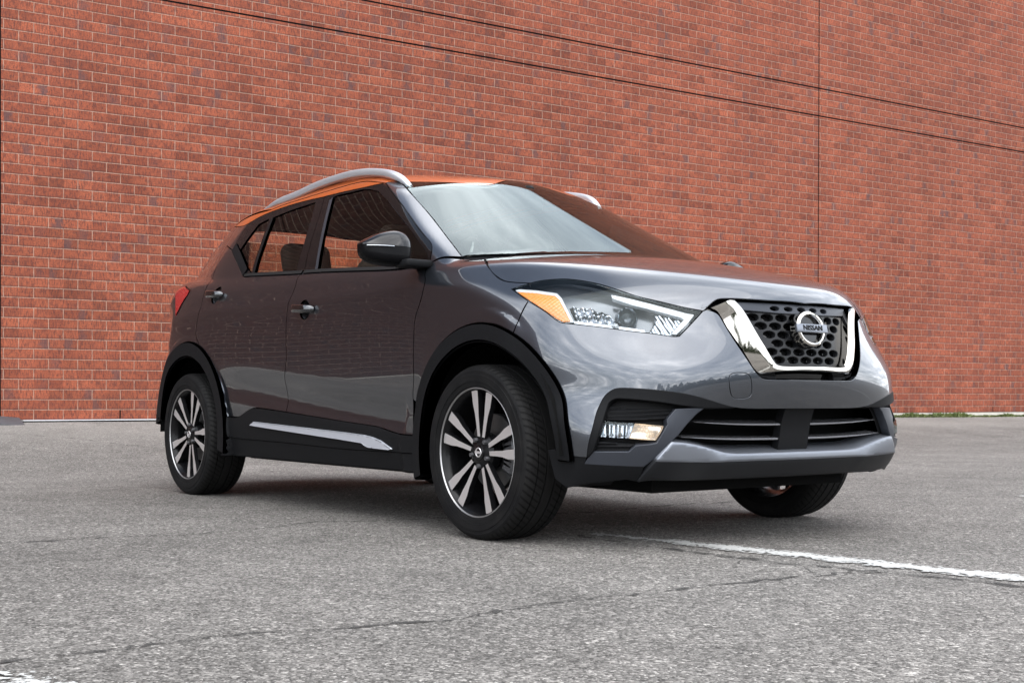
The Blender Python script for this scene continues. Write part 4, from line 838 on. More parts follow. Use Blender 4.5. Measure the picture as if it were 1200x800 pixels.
# ---- rear quarter, tail, rear bumper
tl=C('tail',.008,True);tl=lin(np.vstack([D_['tail'],D_['tail'][:1]]))[:-1]
q_arch=circ(*RA,.452,math.atan2(gC[-1][2]-RA[1],gC[-1][0]-RA[0]),math.radians(168),-.86)
ql=loop(gC,q_arch,lin([q_arch[-1]+[-.0,0,-.002],[-3.12,-.80,.415],[-3.36,-.60,.43],[-3.40,-.56,.7],[-3.36,-.56,1.0],[-3.28,-.54,1.12],[-3.02,-.50,1.33],D_['roofedge'][0]]),re_[:j291+1],back)
quarter,quarter_l=panel('rear_quarter',ql,QUART,'grey',car,True,holes=[tl],res=.014,roll=.0045,inset=.0022)
panel('tail_lamp',tl,QUART,'red',car,True,inset=.001,off=.004,res=.014)
tg=loop(lin([[-3.40,-.53,.62],[-3.42,0,.62],[-3.40,.53,.62],[-3.36,.53,1.0],[-3.28,.51,1.12],[-3.26,0,1.12],[-3.28,-.51,1.12],[-3.36,-.53,1.0],[-3.40,-.53,.62]]))
RP=Lin((1,0,0))
tailgate=panel('tailgate',tg,RP,'grey',car,res=.04)
rwl=loop(lin([[-3.2,-.50,1.13],[-3.2,.50,1.13],[-3.0,.44,1.40],[-3.0,-.44,1.40],[-3.2,-.50,1.13]]))
panel('rear_window',rwl,RP,'glass_s',car,thick=0,res=.05)
rb=loop(lin([[-3.03,-.84,.375],[-3.3,-.70,.31],[-3.46,0,.27],[-3.3,.70,.31],[-3.03,.84,.375],[-3.02,.84,.41],[-3.3,.70,.43],[-3.46,0,.61],[-3.3,-.70,.43],[-3.02,-.84,.41],[-3.03,-.84,.375]]))
panel('rear_bumper',rb,REAR,'plastic',car,res=.03,thick=.03)
# ---- roof
dt=C('ditch');wT=C('windTop');
front_r=loop(np.array([[-.925,0,1.50]]),wT[::-1],C('roofF')[::-1])
wTc=spl(np.vstack([D_['windTop'],[[ -.925,-.02,1.50]]]),.01)
roofR=chain(wTc[::-1],D_['roofF'][:1],dt[::-1],lin([D_['roofedge'][0],[-2.95,-.44,1.46],[-3.02,-.30,1.48],[-3.05,-.02,1.485]]))
roof=panel('roof',symloop(roofR),TOP,'orange',car,res=.024,thick=.02)
rs=loop(dt,re_[::-1])
panel('roof_side',rs,RSIDE,'orange',roof,roof,res=.02,inset=.0022,thick=.02)
rail=np.array(RAILPTS)
rp=spl(rail,.02);nR=len(rp);u=np.linspace(0,1,nR)
sc=[(min(1,.30+9*a if a<.5 else 1)*(1),(.35+.65*min(1,a*7))*(1 if a<.93 else 1)) for a in u]
rp[:,1]=-.552+.016*np.clip((u-.85)/.15,0,1)
rp[:,2]-=.0085+.016*np.clip((u-.90)/.10,0,1)**2
sc=[(q[0]*(1-.35*max(0,(uu-.88)/.12)),q[1]*(1-.45*max(0,(uu-.88)/.12))) for q,uu in zip(sc,u)]
V,F=sweep(rp,oval(.0195,.0175,14,3.2),scales=sc)
h=rawobj('roof_rail',V,F,roof,'rail',70);mir(h,roof)
# ---- windscreen, A pillar
wR=C('windR')
ws=chain(wTc[::-1],wR,lin([[-.27,-.71,1.066],[-.19,-.5,1.075],[-.13,-.25,1.082],[-.115,-.002,1.085]]))
windscreen=panel('windscreen',symloop(ws),WIND,'glass_f',car,res=.03,thick=0,inset=.002)
inn=[]
uvw=None
wsl=symloop(ws)
uvl=WIND.uv(wsl);
if area(uvl)<0: uvl=uvl[::-1]
inner=insetp(uvl,.036)
P3=inner[:,:1]*WIND.e1+inner[:,1:]*WIND.e2
panel('windscreen_border',wsl,WIND,'black_gloss',windscreen,holes=[P3],off=-.006,thick=0,inset=.001,res=.02)
ap=loop(D_['roofF'][::-1],sash,lin([D_['gapA'][0],D_['hoodshut'][0]])[1:3],wR[::-1])
ap=loop(spl([D_['roofF'][0],D_['roofF'][1]],.01),wR,spl([wR[-1],D_['gapA'][0]],.01),sash[::-1])
panel('front_pillar',ap,APIL,'grey',car,True,res=.016)
# cowl between windscreen and bonnet
cw=loop(lin([[-.30,-.72,1.06],[-.14,-.74,1.03],[-.09,-.5,1.06],[-.04,0,1.07],[-.09,.5,1.06],[-.14,.74,1.03],[-.30,.72,1.06],[-.2,.4,1.07],[-.15,0,1.08],[-.2,-.4,1.07],[-.30,-.72,1.06]]))
panel('cowl',cw,TOP,'plastic',car,off=-.012,thick=0,res=.04)
def wiper(y0,y1,x0,par):
    p=[]
    for y in np.linspace(y0,y1,16):
        O=np.array([[x0+.9,y,1.085+.9+ .02*(y-y0)]]);D=np.array([[-.70,0,-.714]]);t=trace(green,O,D,.014,60);p.append((O+t[:,None]*D)[0])
    V,F=sweep(p,oval(.008,.012,8),scales=[1-.5*i/15 for i in range(16)]);return rawobj('wiper',V,F,par,'dark',60)
wiper(-.70,-.08,-.02,windscreen);wiper(-.02,.60,-.02,windscreen)
# ---- bonnet
hf=C('hoodfront')
hfR=spl(np.vstack([D_['hoodfront'],[[.781,0,.845]]]),.01)
hood_r=chain(np.array([[-.06,0,1.07]]),lin([[-.06,-.02,1.07],[-.10,-.35,1.06],[-.15,-.6,1.045],D_['hoodshut'][0]]),hs,hlt[i332:],hfR)
bonnet=panel('bonnet',symloop(hood_r),HOODP,'grey',car,res=.02,thick=.022)
# ---- front bumper
boC=C('bo');gsC=C('gs')
gs_r=spl(np.vstack([D_['gs'],[[.815,0,.574]]]),.01);bo_r=spl(np.vstack([D_['bo'],[[.787,0,.475]]]),.01)
archF=circ(*FA,rA,math.radians(0),a_s)[::-1]
fb_r=chain(gs_r[::-1],hli[::-1],hlb[i354:][::-1],seam,archF,lin([archF[-1],[.50,-.83,.318],D_['bo'][0]]),bo_r)
tow=D_['tow'];towl=spl(np.vstack([(tow[i]*.82+tow[(i+s)%4]*.18) for i in range(4) for s in (3,1)]),.006,True)
bumper=panel('front_bumper',symloop(fb_r),NOSE,'grey',car,holes=[towl],res=.013,inset=.002,thick=.016)
panel('tow_cover',towl,NOSE,'grey',bumper,inset=.0015,res=.012)
biC=C('bi')
br=loop(boC[:len(boC)*8//10],biC[::-1])
i863=int(np.argmin(np.linalg.norm(boC-D_['bo'][12],axis=1)))
br=loop(boC[:i863+1],biC[::-1])
panel('bumper_trim',br,NOSE,'plastic',bumper,bumper,off=.002,inset=.0012,res=.012,thick=.035,roll=.004)
# recess behind the lamp pocket
pk=loop(boC[:i863+1],lin([D_['bo'][12],D_['wing'][1]]),lin(D_['wing'][1:11]),sp=.012)
panel('lamp_pocket',pk,NOSE,'dark',bumper,bumper,off=-.042,inset=-.004,thick=0,res=.03)
def saw(v,p,a): q=(v/p)%1.0;return -a*q
lv=lin(np.vstack([D_['louvU'],D_['louvU'][:1]]),.008)[:-1]
panel('lamp_louvre',lv,NOSE,'plastic',bumper,bumper,off=lambda uv:-.016+saw(uv[:,1],.0135,.014),inset=.001,res=.0035,thick=.02)
lv=lin(np.vstack([D_['louvL'],D_['louvL'][:1]]),.008)[:-1]
panel('lamp_louvre',lv,NOSE,'plastic',bumper,bumper,off=lambda uv:-.012+saw(uv[:,1],.012,.012),inset=.001,res=.0035,thick=.02)
wl=lin(np.vstack([D_['wing'],D_['wing'][:1]]),.008)[:-1]
panel('bumper_wing',wl,NOSE,'plastic_g',bumper,bumper,off=-.004,inset=.001,res=.012,thick=.03,roll=.003)
# fog lamps
fc=lin(np.vstack([D_['fogC'],D_['fogC'][:1]]),.006)[:-1];fy=lin(np.vstack([D_['fogY'],D_['fogY'][:1]]),.006)[:-1]
fall=lin(np.vstack([D_['fogC'][0],D_['fogY'][1],D_['fogY'][2],D_['fogC'][3],D_['fogC'][0]]),.006)[:-1]
fog,fogl=panel('fog_lamp',fall,NOSE,'glass_l',bumper,bumper,off=-.012,inset=.002,res=.014,thick=.006)
def facets(uv): return -.026-.010*np.abs(np.sin(uv[:,0]*150))
panel('lamp_reflector',fc,NOSE,'lampchrome',fog,fogl,off=facets,inset=.001,res=.0035,thick=-.012)
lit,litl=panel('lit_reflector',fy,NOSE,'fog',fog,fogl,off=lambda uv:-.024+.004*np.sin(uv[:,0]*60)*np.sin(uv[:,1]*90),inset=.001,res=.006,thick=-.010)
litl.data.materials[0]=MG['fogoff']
MG['chinm']=simple('chin_plastic',(.012,.0125,.014),.40,.0,.03,20,spec=.16)
# lower black corner, skid plate, chin
bl=lin(np.vstack([D_['blk'],D_['blk'][:1]]),.01)[:-1]
panel('bumper_corner',bl,NOSE,'plastic',bumper,bumper,off=-.003,inset=.0,res=.02,thick=.05)
skTr=spl(np.vstack([D_['skT'],[[.752,0,.3215]]]),.01);skBr=spl(np.vstack([D_['skB'],[[.745,0,.302]]]),.01);skTr=skTr[skTr[:,1]<.004];skBr=skBr[skBr[:,1]<.004]
chBr=spl(np.vstack([D_['chB'][:-1],[[.715,0,.236]]]),.01)
sk_r=chain(skTr[::-1],skBr)
skf=np.vstack([skTr,flipy(skTr)[::-1]]);skg=np.vstack([skBr,flipy(skBr)[::-1]]);uT=NOSE.uv(skf);uB=NOSE.uv(skg)
def tilt(uv):
    zt=np.interp(uv[:,0],uT[:,0],uT[:,1]);zb=np.interp(uv[:,0],uB[:,0],uB[:,1]);h=np.maximum(zt-zb,.004)
    return .003+np.minimum(.45*h,.013)*np.clip(1-(uv[:,1]-zb)/h,0,1)
def under(uv):
    zt=np.interp(uv[:,0],uT[:,0],uT[:,1]);zb=np.interp(uv[:,0],uB[:,0],uB[:,1]);h=np.maximum(zt-zb,.004)
    return .001+np.minimum(.45*h,.013)*(1-.75*np.clip((zb-uv[:,1])/.06,0,1))
skid=panel('skid_plate',symloop(sk_r),NOSE,'silver',bumper,off=tilt,inset=0,res=.008,thick=.09,roll=.003)
ch_r=chain(skBr[::-1],chBr)
panel('chin',symloop(ch_r),NOSE,'chinm',bumper,off=under,inset=.0005,res=.012,thick=.05,roll=.003)
# top shelf of the skid plate
def shelf():
    a=symloop(np.vstack([skTr[::-1],skTr[::-1][-1:]]));k=len(skTr)
    r=skTr[skTr[:,1]<-.0];full=np.vstack([r,flipy(r)[::-1]])
    inn=full+np.array([-.13,0,.014]);V=np.vstack([full+[-.002,0,-.001],inn,inn+[0,0,-.012]]);n=len(full)
    F=[(i,i+1,n+i+1,n+i) for i in range(n-1)]+[(n+i,n+i+1,2*n+i+1,2*n+i) for i in range(n-1)]
    rawobj('skid_shelf',V,F,skid,'plastic_g',30)
shelf()
# lower grille
def slat(z0,z1,ye,nm):
    t=np.linspace(-ye,ye,60);x=NC(.45)-NA(.45)*t*t-NB(.45)*t**6
    up_=np.stack([x,t,z1-0*t+.010*(np.abs(t)/ye)**3],1);dn=np.stack([x,t,z0-0*t+.016*(np.abs(t)/ye)**3],1)
    panel(nm,loop(up_,dn[::-1]),NOSE,'silver' if 0 else 'slatm',bumper,off=-.030,inset=0,res=.012,thick=.05,roll=.0015)
MG['slatm']=simple('satin_dark_slat',(.30,.30,.32),.22,.8,.02,10)
slat(.4175,.4215,.49,'grille_slat');slat(.3675,.3715,.54,'grille_slat')
pl=loop(lin([[.79,-.082,.315],[.79,.078,.315],[.79,.082,.482],[.79,-.075,.482],[.79,-.082,.315]]))
panel('centre_plate',pl,NOSE,'plastic',bumper,off=-.026,inset=0,res=.02,thick=.03)
bm=bmesh.new()
t=np.linspace(-.60,.60,20)
for i in range(19):
    ya,yb=t[i],t[i+1]
    xa,xb=[float(NC(.42)-.18*y*y-.8*abs(y)**6)-.15 for y in (ya,yb)]
    q=[bm.verts.new((xa,ya,.26)),bm.verts.new((xb,yb,.26)),bm.verts.new((xb,yb,.53)),bm.verts.new((xa,ya,.53))];bm.faces.new(q)
for v in bm.verts: v.co-=Vector(ORIG(bumper))
bmesh_obj('intake_back',bm,bumper,'under')
# radiator fins
bm=bmesh.new()
for k in range(11): box(bm,(.55,-.12,.325+.016*k),(.012,.50,.006))
for v in bm.verts: v.co-=Vector(ORIG(bumper))
bmesh_obj('radiator_fins',bm,bumper,'slatm',0)
# ---- grille
gsB=chain(gs_r[::-1],hfR)
surround=panel('grille_surround',symloop(gsB),NOSE,'black_gloss',car,off=-.052,inset=-.004,res=.03,thick=-.05)
ci_=lambda n:spl(np.vstack([D_[n],[[D_[n][-1][0]+.002,0,D_[n][-1][2]]]]),.01)
def resamp(P,n):
    d=np.r_[0,np.cumsum(np.linalg.norm(np.diff(P,axis=0),axis=1))];u=np.linspace(0,d[-1],n);return np.stack([np.interp(u,d,P[:,k]) for k in range(3)],1)
def chrome():
    def corr(A,k=64):
        # corresponding stations: top arm, corner, bottom
        i=int(np.argmin(A[:,1]*0+np.abs(A[:,2]-(A[-1,2]+.035))));return np.vstack([resamp(A[:i+1],26)[:-1],resamp(A[i:],30)])
    I,Rr,O_=[corr(ci_(n)) for n in ('ci','cr','co')]
    def setoff(P,o):
        uv=NOSE.uv(P);Or,D=NOSE.ray(uv);t=trace(f,Or,D,0.,60,t0=np.full(len(P),1.7));Q=Or+t[:,None]*D;n=fgrad(f,Q);return Q+n*np.asarray(o)[:,None]*1.0
    n=len(I);one=np.ones(n)
    rows=[setoff(I,-.040*one),setoff(I,.002*one),setoff(I*.8+Rr*.2,.010*one),setoff(Rr,.012*one),setoff(Rr*.8+O_*.2,.009*one),setoff(O_,-.016*one),setoff(O_,-.045*one)]
    rows=[np.vstack([r,flipy(r)[::-1][1:]]) for r in rows];m=len(rows[0])
    V=np.vstack(rows);F=[]
    for a in range(len(rows)-1):
        for i in range(m-1): F.append((a*m+i,a*m+i+1,(a+1)*m+i+1,(a+1)*m+i))
    F.append(tuple(a*m for a in range(len(rows))));F.append(tuple(a*m+m-1 for a in range(len(rows)))[::-1])
    return rawobj('grille_chrome',V,F,surround,'chrome',28)
chrome()
# perforated mesh of the grille
ciR=ci_('ci');top_l=D_['ci'][0]
ZS=.8065
mr=chain(ciR[::-1][ciR[::-1][:,2]<ZS],lin([[.755,-.268,ZS],[.77,-.12,ZS],[.775,0,ZS]]))
ml=symloop(mr)
tu=ciR[ciR[:,2]>=ZS]
mt=symloop(chain(lin([[.775,0,ZS],[.77,-.12,ZS],tu[-1]]),tu[::-1],lin([D_['ci'][0],[.755,-.15,.839],[.772,0,.839]])))
tuv=NOSE.uv(mt);thole=[]
for k in range(-4,5):
    y=k*.0655
    e=np.array([[.78,y+.0225*math.cos(a),.822+.0095*math.sin(a)] for a in np.linspace(0,2*math.pi,18,endpoint=False)])
    eu=NOSE.uv(e)
    if inpoly(eu,tuv).all() and distb(eu,tuv).min()>.004: thole.append(e)
panel('grille_top_plate',mt,NOSE,'plastic_g',surround,holes=thole,off=-.018,inset=.001,res=.014,thick=.018,roll=.003)
muv=NOSE.uv(ml);xa=.772
holes=[];rows=[(.7895,1),(.7600,0),(.7305,1),(.7010,0),(.6715,1),(.6435,0)]
for z,od in rows:
    for k in range(-5,6):
        y=(k+.5*od)*.0655
        e=np.array([[.78+0*a,y+.0280*math.cos(a),z+.0130*math.sin(a)] for a in np.linspace(0,2*math.pi,18,endpoint=False)])
        eu=NOSE.uv(e)
        if inpoly(eu,muv).all() and distb(eu,muv).min()>.004: holes.append(e)
gm=panel('grille_mesh',ml,NOSE,'gmesh',surround,holes=holes,off=-.026,inset=.002,res=.016,thick=.018,roll=.003)
# ribbed side fillets
sf=loop(gsC[:-6],C('co')[2:-6][::-1])
panel('grille_fillet',sf,NOSE,'plastic',surround,surround,off=lambda uv:-.020+saw(uv[:,1]+.25*uv[:,0],.030,.010),inset=.001,res=.006,thick=.02)
# badge
def on_nose(y,z,off):
    P=np.array([[.8,y,z]]);uv=NOSE.uv(P);Or,D=NOSE.ray(uv);t=trace(f,Or,D,off,60,t0=np.array([1.7]));return (Or+t[:,None]*D)[0]
bc=on_nose(0,.7525,.004);nb=fgrad(f,bc[None])[0]
bx_=np.array([0,1.,0]);bz_=np.cross(nb,bx_)
def bp(a,b,c): return bc+bx_*a+bz_*b+nb*c
V=[];F=[];n=64;pr=[(0.0,-.02),(.0,.006),(.004,.012),(.010,.013),(.016,.008),(.0185,-.02)]
for i in range(n):
    a=2*math.pi*i/n
    for (dr_,h) in pr: V.append(bp((.0745-.0185+dr_)*math.cos(a),(.0650-.0165+dr_*.9)*math.sin(a),h))
m=len(pr)
for i in range(n):
    for j in range(m-1): F.append((i*m+j,i*m+j+1,((i+1)%n)*m+j+1,((i+1)%n)*m+j))
badge=rawobj('badge',V,F,surround,'chrome',30)
bm=bmesh.new();R3=Matrix((Vector(nb),Vector(bx_),Vector(bz_))).transposed()
box(bm,bp(0,0,.010)-ORIG(badge),(.014,.158,.031),.004,2,R3);bmesh_obj('badge_bar',bm,badge,'silver',40)
def text(body,size,org,ex,ey,ez,par,m,name,depth=.001,sx=1.0):
    cu=bpy.data.curves.new(name,'FONT');cu.body=body;cu.size=size;cu.align_x='CENTER';cu.align_y='CENTER';cu.extrude=depth;cu.offset=size*.012
    to=bpy.data.objects.new(name,cu);COL.objects.link(to);dg=bpy.context.evaluated_depsgraph_get();me=bpy.data.meshes.new_from_object(to.evaluated_get(dg))
    bpy.data.objects.remove(to);og=ORIG(par)
    for v in me.vertices:
        p=np.array(org)+np.array(ex)*v.co.x*sx+np.array(ey)*v.co.y+np.array(ez)*v.co.z-og;v.co=p
    me.name=name;me.materials.clear();return link(name,me,par,m)
text('NISSAN',.0255,bp(0,0,.0178),bx_,bz_,nb,badge,'dark','badge_lettering',.0008,1.18)
bm=bmesh.new()
bmesh.ops.create_circle(bm,cap_ends=True,segments=48,radius=1)
for v in bm.verts: v.co=Vector(bp(v.co.x*.060,v.co.y*.052,-.004)-ORIG(badge))
bmesh_obj('badge_disc',bm,badge,'black_gloss',0)
# ---- headlamps
hl=loop(hlt,hli[::-1],hlb[::-1])
lamp,lampl=panel('headlight',hl,NOSE,'glass_l',car,True,inset=.002,res=.014,thick=.004)
def bowl(name,lp,proj,m,par,par_l,vec,res=.018):
    V,F,Nn,_=shape(name,lp,proj,off=-.005,thick=0,inset=.0015,res=res)
    n=len(V);ed={}
    for q in F:
        for i in range(len(q)):
            a,b=q[i],q[(i+1)%len(q)];ed[(min(a,b),max(a,b))]=ed.get((min(a,b),max(a,b)),0)+1
    W=np.vstack([V+np.array(vec),V]);G=list(F)+[(a,b,b+n,a+n) for (a,b),k in ed.items() if k==1]
    h=rawobj(name,W,G,par,m,30);return mir(h,par_l)
bowl('lamp_housing',hl,NOSE,'lampgrey',lamp,lampl,(-.050,.022,-.022))
am=lin(np.vstack([D_['amber'],D_['amber'][:1]]),.008)[:-1]
panel('lamp_frame',am,NOSE,'white',lamp,lampl,off=-.011,inset=-.005,res=.010,thick=.02)
panel('amber_reflector',am,NOSE,'amber',lamp,lampl,off=lambda uv:-.006+.0012*np.sin(uv[:,0]*420)*np.sin(uv[:,1]*420),inset=.001,res=.0035,thick=.012)
dl_=lin(np.vstack([D_['drl'],D_['drl'][:1]]),.008)[:-1]
panel('light_guide',dl_,NOSE,'white',lamp,lampl,off=-.012,inset=.001,res=.010,thick=.014,roll=.003)
tr_=lin(np.vstack([D_['turn'],D_['turn'][:1]]),.006)[:-1]
panel('turn_reflector',tr_,NOSE,'lampchrome',lamp,lampl,off=lambda uv:-.026-.011*np.abs(np.sin(uv[:,0]*150+uv[:,1]*70)),inset=.001,res=.004,thick=.02)
def lathe(prof,org,ax,n=36):
    ax=np.array(ax,float)/np.linalg.norm(ax);a=np.cross(ax,[0,0,1.]);a/=np.linalg.norm(a);b=np.cross(ax,a);V=[];F=[]
    for i in range(n):
        t=2*math.pi*i/n
        for (r,h) in prof: V.append(np.array(org)+ax*h+(a*math.cos(t)+b*math.sin(t))*r)
    m=len(prof)
    for i in range(n):
        for j in range(m-1): F.append((i*m+j,((i+1)%n)*m+j,((i+1)%n)*m+j+1,i*m+j+1))
    return np.array(V),F
pj=PROJPT;axp=(.85,-.32,.05)
pj=np.array(pj)
V,F=lathe([(.034,-.03),(.036,.006),(.033,.010),(.030,.006),(.0295,-.002)],pj,axp);h=rawobj('projector_ring',V,F,lamp,'lampchrome',30);mir(h,lampl)
V,F=lathe([(.0295,-.004),(.026,.006),(.018,.014),(.009,.0175),(.0005,.0185)],pj,axp);h=rawobj('projector_lens',V,F,lamp,'lens' if 0 else 'glass_l',60);mir(h,lampl)
V,F=lathe([(.0295,-.004),(.020,-.022),(.0005,-.026)],pj,axp);h=rawobj('projector_bowl',V,F,lamp,'lampgrey',60);mir(h,lampl)
bmR=lin(np.vstack([D_['beam'],D_['beam'][:1]]),.006)[:-1]
panel('beam_reflector',bmR,NOSE,'lampchrome',lamp,lampl,off=lambda uv:-.030-.012*np.abs(np.sin(uv[:,0]*130+uv[:,1]*40))-.006*np.sin(uv[:,1]*170),inset=.001,res=.0035,thick=.015)
tmS=lin(np.vstack([D_['lamptrim'],D_['lamptrim'][:1]]),.006)[:-1]
panel('lamp_trim',tmS,NOSE,'lampchrome',lamp,lampl,off=-.018,inset=.0,res=.01,thick=.015)
bm=bmesh.new();box(bm,(pj+np.array([-.02,-.05,-.03]))-ORIG(lamp),(.06,.014,.02),.004,1,Matrix.Rotation(.6,3,'X'));h=bmesh_obj('lamp_fin',bm,lamp,'white',40);mir(h,lampl)
# ---- cladding
SX=Lin((0,1,0))
def ring(c,ri,ro,a0,a1):
    return loop(circ(*c,ro,math.radians(a0),math.radians(a1)),circ(*c,ri,math.radians(a1),math.radians(a0)))
clF=ring(FA,.392,.462,-3,196)
cl1,cl1l=panel('arch_cladding',clF,SX,'plastic',car,True,off=.013,inset=.008,res=.009,thick=.05,roll=.0085)
clR=ring(RA,.396,.478,-11,171)
cl2,cl2l=panel('arch_cladding',clR,SX,'plastic',car,True,off=.013,inset=.008,res=.009,thick=.05,roll=.0085)
sT=C('sillT');sM=C('sillM');sB=C('sillB')
panel('door_cladding',loop(sT,sM[::-1]),SX,'plastic',car,True,off=.011,inset=.001,res=.016,thick=.02,roll=.004)
sill,silll=panel('sill',loop(sM,lin([sM[-1],[-.36,-.85,.30],[-.36,-.85,.225]]),lin([[-.36,-.85,.222],[-1.5,-.83,.222],[-2.16,-.84,.222]])),SX,'plastic',car,True,off=.006,inset=.001,res=.02,thick=.04,roll=.006)
MG['strips']=simple('strip_silver',(.52,.54,.59),.40,.5,.01,6)
stp=D_['strip'];sti=np.argsort(stp[:,0])
def striptilt(uv):
    P=stp;t_=SX.uv(P[1:9]);b_=SX.uv(P[9:]);t_=t_[np.argsort(t_[:,0])];b_=b_[np.argsort(b_[:,0])]
    zt=np.interp(uv[:,0],t_[:,0],t_[:,1]);zb=np.interp(uv[:,0],b_[:,0],b_[:,1]);h=np.maximum(zt-zb,.006);q=np.clip((uv[:,1]-zb)/h,0,1)
    return .018+.12*h*(1-q)
panel('sill_strip',lin(np.vstack([D_['strip'],D_['strip'][:1]]),.01)[:-1],SX,'strips',car,True,off=striptilt,inset=0,res=.005,thick=.012,roll=.0012)
# ---- mirrors
MG['mirror_black']=simple('mirror_black',(.005,.005,.0055),.25,0,.05,20,spec=.06)
def mirror_shape(z0,z1,nz,mat,name,par,cap):
    """superellipsoid housing squeezed to a thin tip at the outer end"""
    V=[];F=[];c=np.array([-.462,-.962,1.083]);nu,nv=28,16
    for i in range(nv+1):
        ph=math.pi*i/nv-math.pi/2
        for j in range(nu):
            th=2*math.pi*j/nu
            cu=lambda v,p:math.copysign(abs(v)**p,v)
            x=cu(math.cos(ph),.75)*cu(math.cos(th),.7);y=cu(math.cos(ph),.75)*cu(math.sin(th),.62);z=cu(math.sin(ph),.75 if ph>0 else .55)
            out=(-y+1)/2                                   # 1 at the outer end
            zt=.074*(1-.78*out**1.8) if z>0 else .076*(1-.16*out**1.5)
            px_=.070*x*(1-.22*out)
            if x>0: px_*=1.05-.30*z
            V.append(c+np.array([px_-.020*out,y*.100,z*zt+.006*out]))
    for i in range(nv):
        for j in range(nu):
            k=(j+1)%nu;F.append((i*nu+j,i*nu+k,(i+1)*nu+k,(i+1)*nu+j))
    return np.array(V),F
V,F=mirror_shape(0,1,0,'','',None,0)
zc=V[[list(q) for q in F]].mean(1)
capm=[i for i in range(len(F)) if zc[i][2]>1.086+.10*(zc[i][0]+.462) ]
Fc=[F[i] for i in capm];Fb=[F[i] for i in range(len(F)) if i not in set(capm)]
mb=rawobj('wing_mirror',V,Fb,door_f,'mirror_black',60);mbl=mir(mb,door_fl)
h=rawobj('mirror_cap',V+np.array([0,0,.0015]),Fc,mb,'mcap' if 0 else 'black_cap' if 0 else 'grey_dark' if 0 else 'mirrorcap' if 0 else 'black_gloss',60);mir(h,mbl)
# indicator strip along the seam and the glass at the back
yy=np.linspace(-.955,-1.055,14)
V,F=sweep([[ -.462+.070*.9*math.sqrt(max(0.02,1-((y+.962)/.105)**2))-.005,y,1.084+.0*y] for y in yy],oval(.002,.0025,8));h=rawobj('mirror_indicator',V,F,mb,'lampchrome',60);mir(h,mbl)
bm=bmesh.new();box(bm,Vector((-.405,-.868,1.022))-Vector(ORIG(mb)),(.10,.12,.030),.010,2,None)
h=bmesh_obj('mirror_arm',bm,mb,'plastic',50);mir(h,mbl)
# ---- wheels
MG['lip']=simple('rim_lip_alloy',(.36,.355,.355),.38,.85,.01,8)
RW=.3179
def tyre_mesh():
    pr=[]
    w=.1025
    hp=[(-.094,.226),(-.0985,.2325),(-.1005,.2380),(-.1030,.2395),(-.1045,.2490),(-.1055,.2560),(-.1072,.2568),(-.1078,.2800),(-.1060,.2808),(-.104,.292),(-.1045,.2935),(-.1005,.3030),(-.090,.3115),(-.082,.3150)]
    tr=[(-.062,.3168),(-.0612,.3100),(-.0562,.3100),(-.0554,.3172),(-.0250,.3178),(-.0242,.3102),(-.0182,.3102),(-.0174,.3179)]
    half=hp+tr;pr=half+[(-a,b) for a,b in half[::-1]]
    n=96;V=[];F=[];m=len(pr)
    for i in range(n):
        t=2*math.pi*i/n
        for (y,r) in pr: V.append((r*math.cos(t),y,r*math.sin(t)))
    for i in range(n):
        k=(i+1)%n
        for j in range(m-1): F.append((i*m+j,k*m+j,k*m+j+1,i*m+j+1))
    return V,F
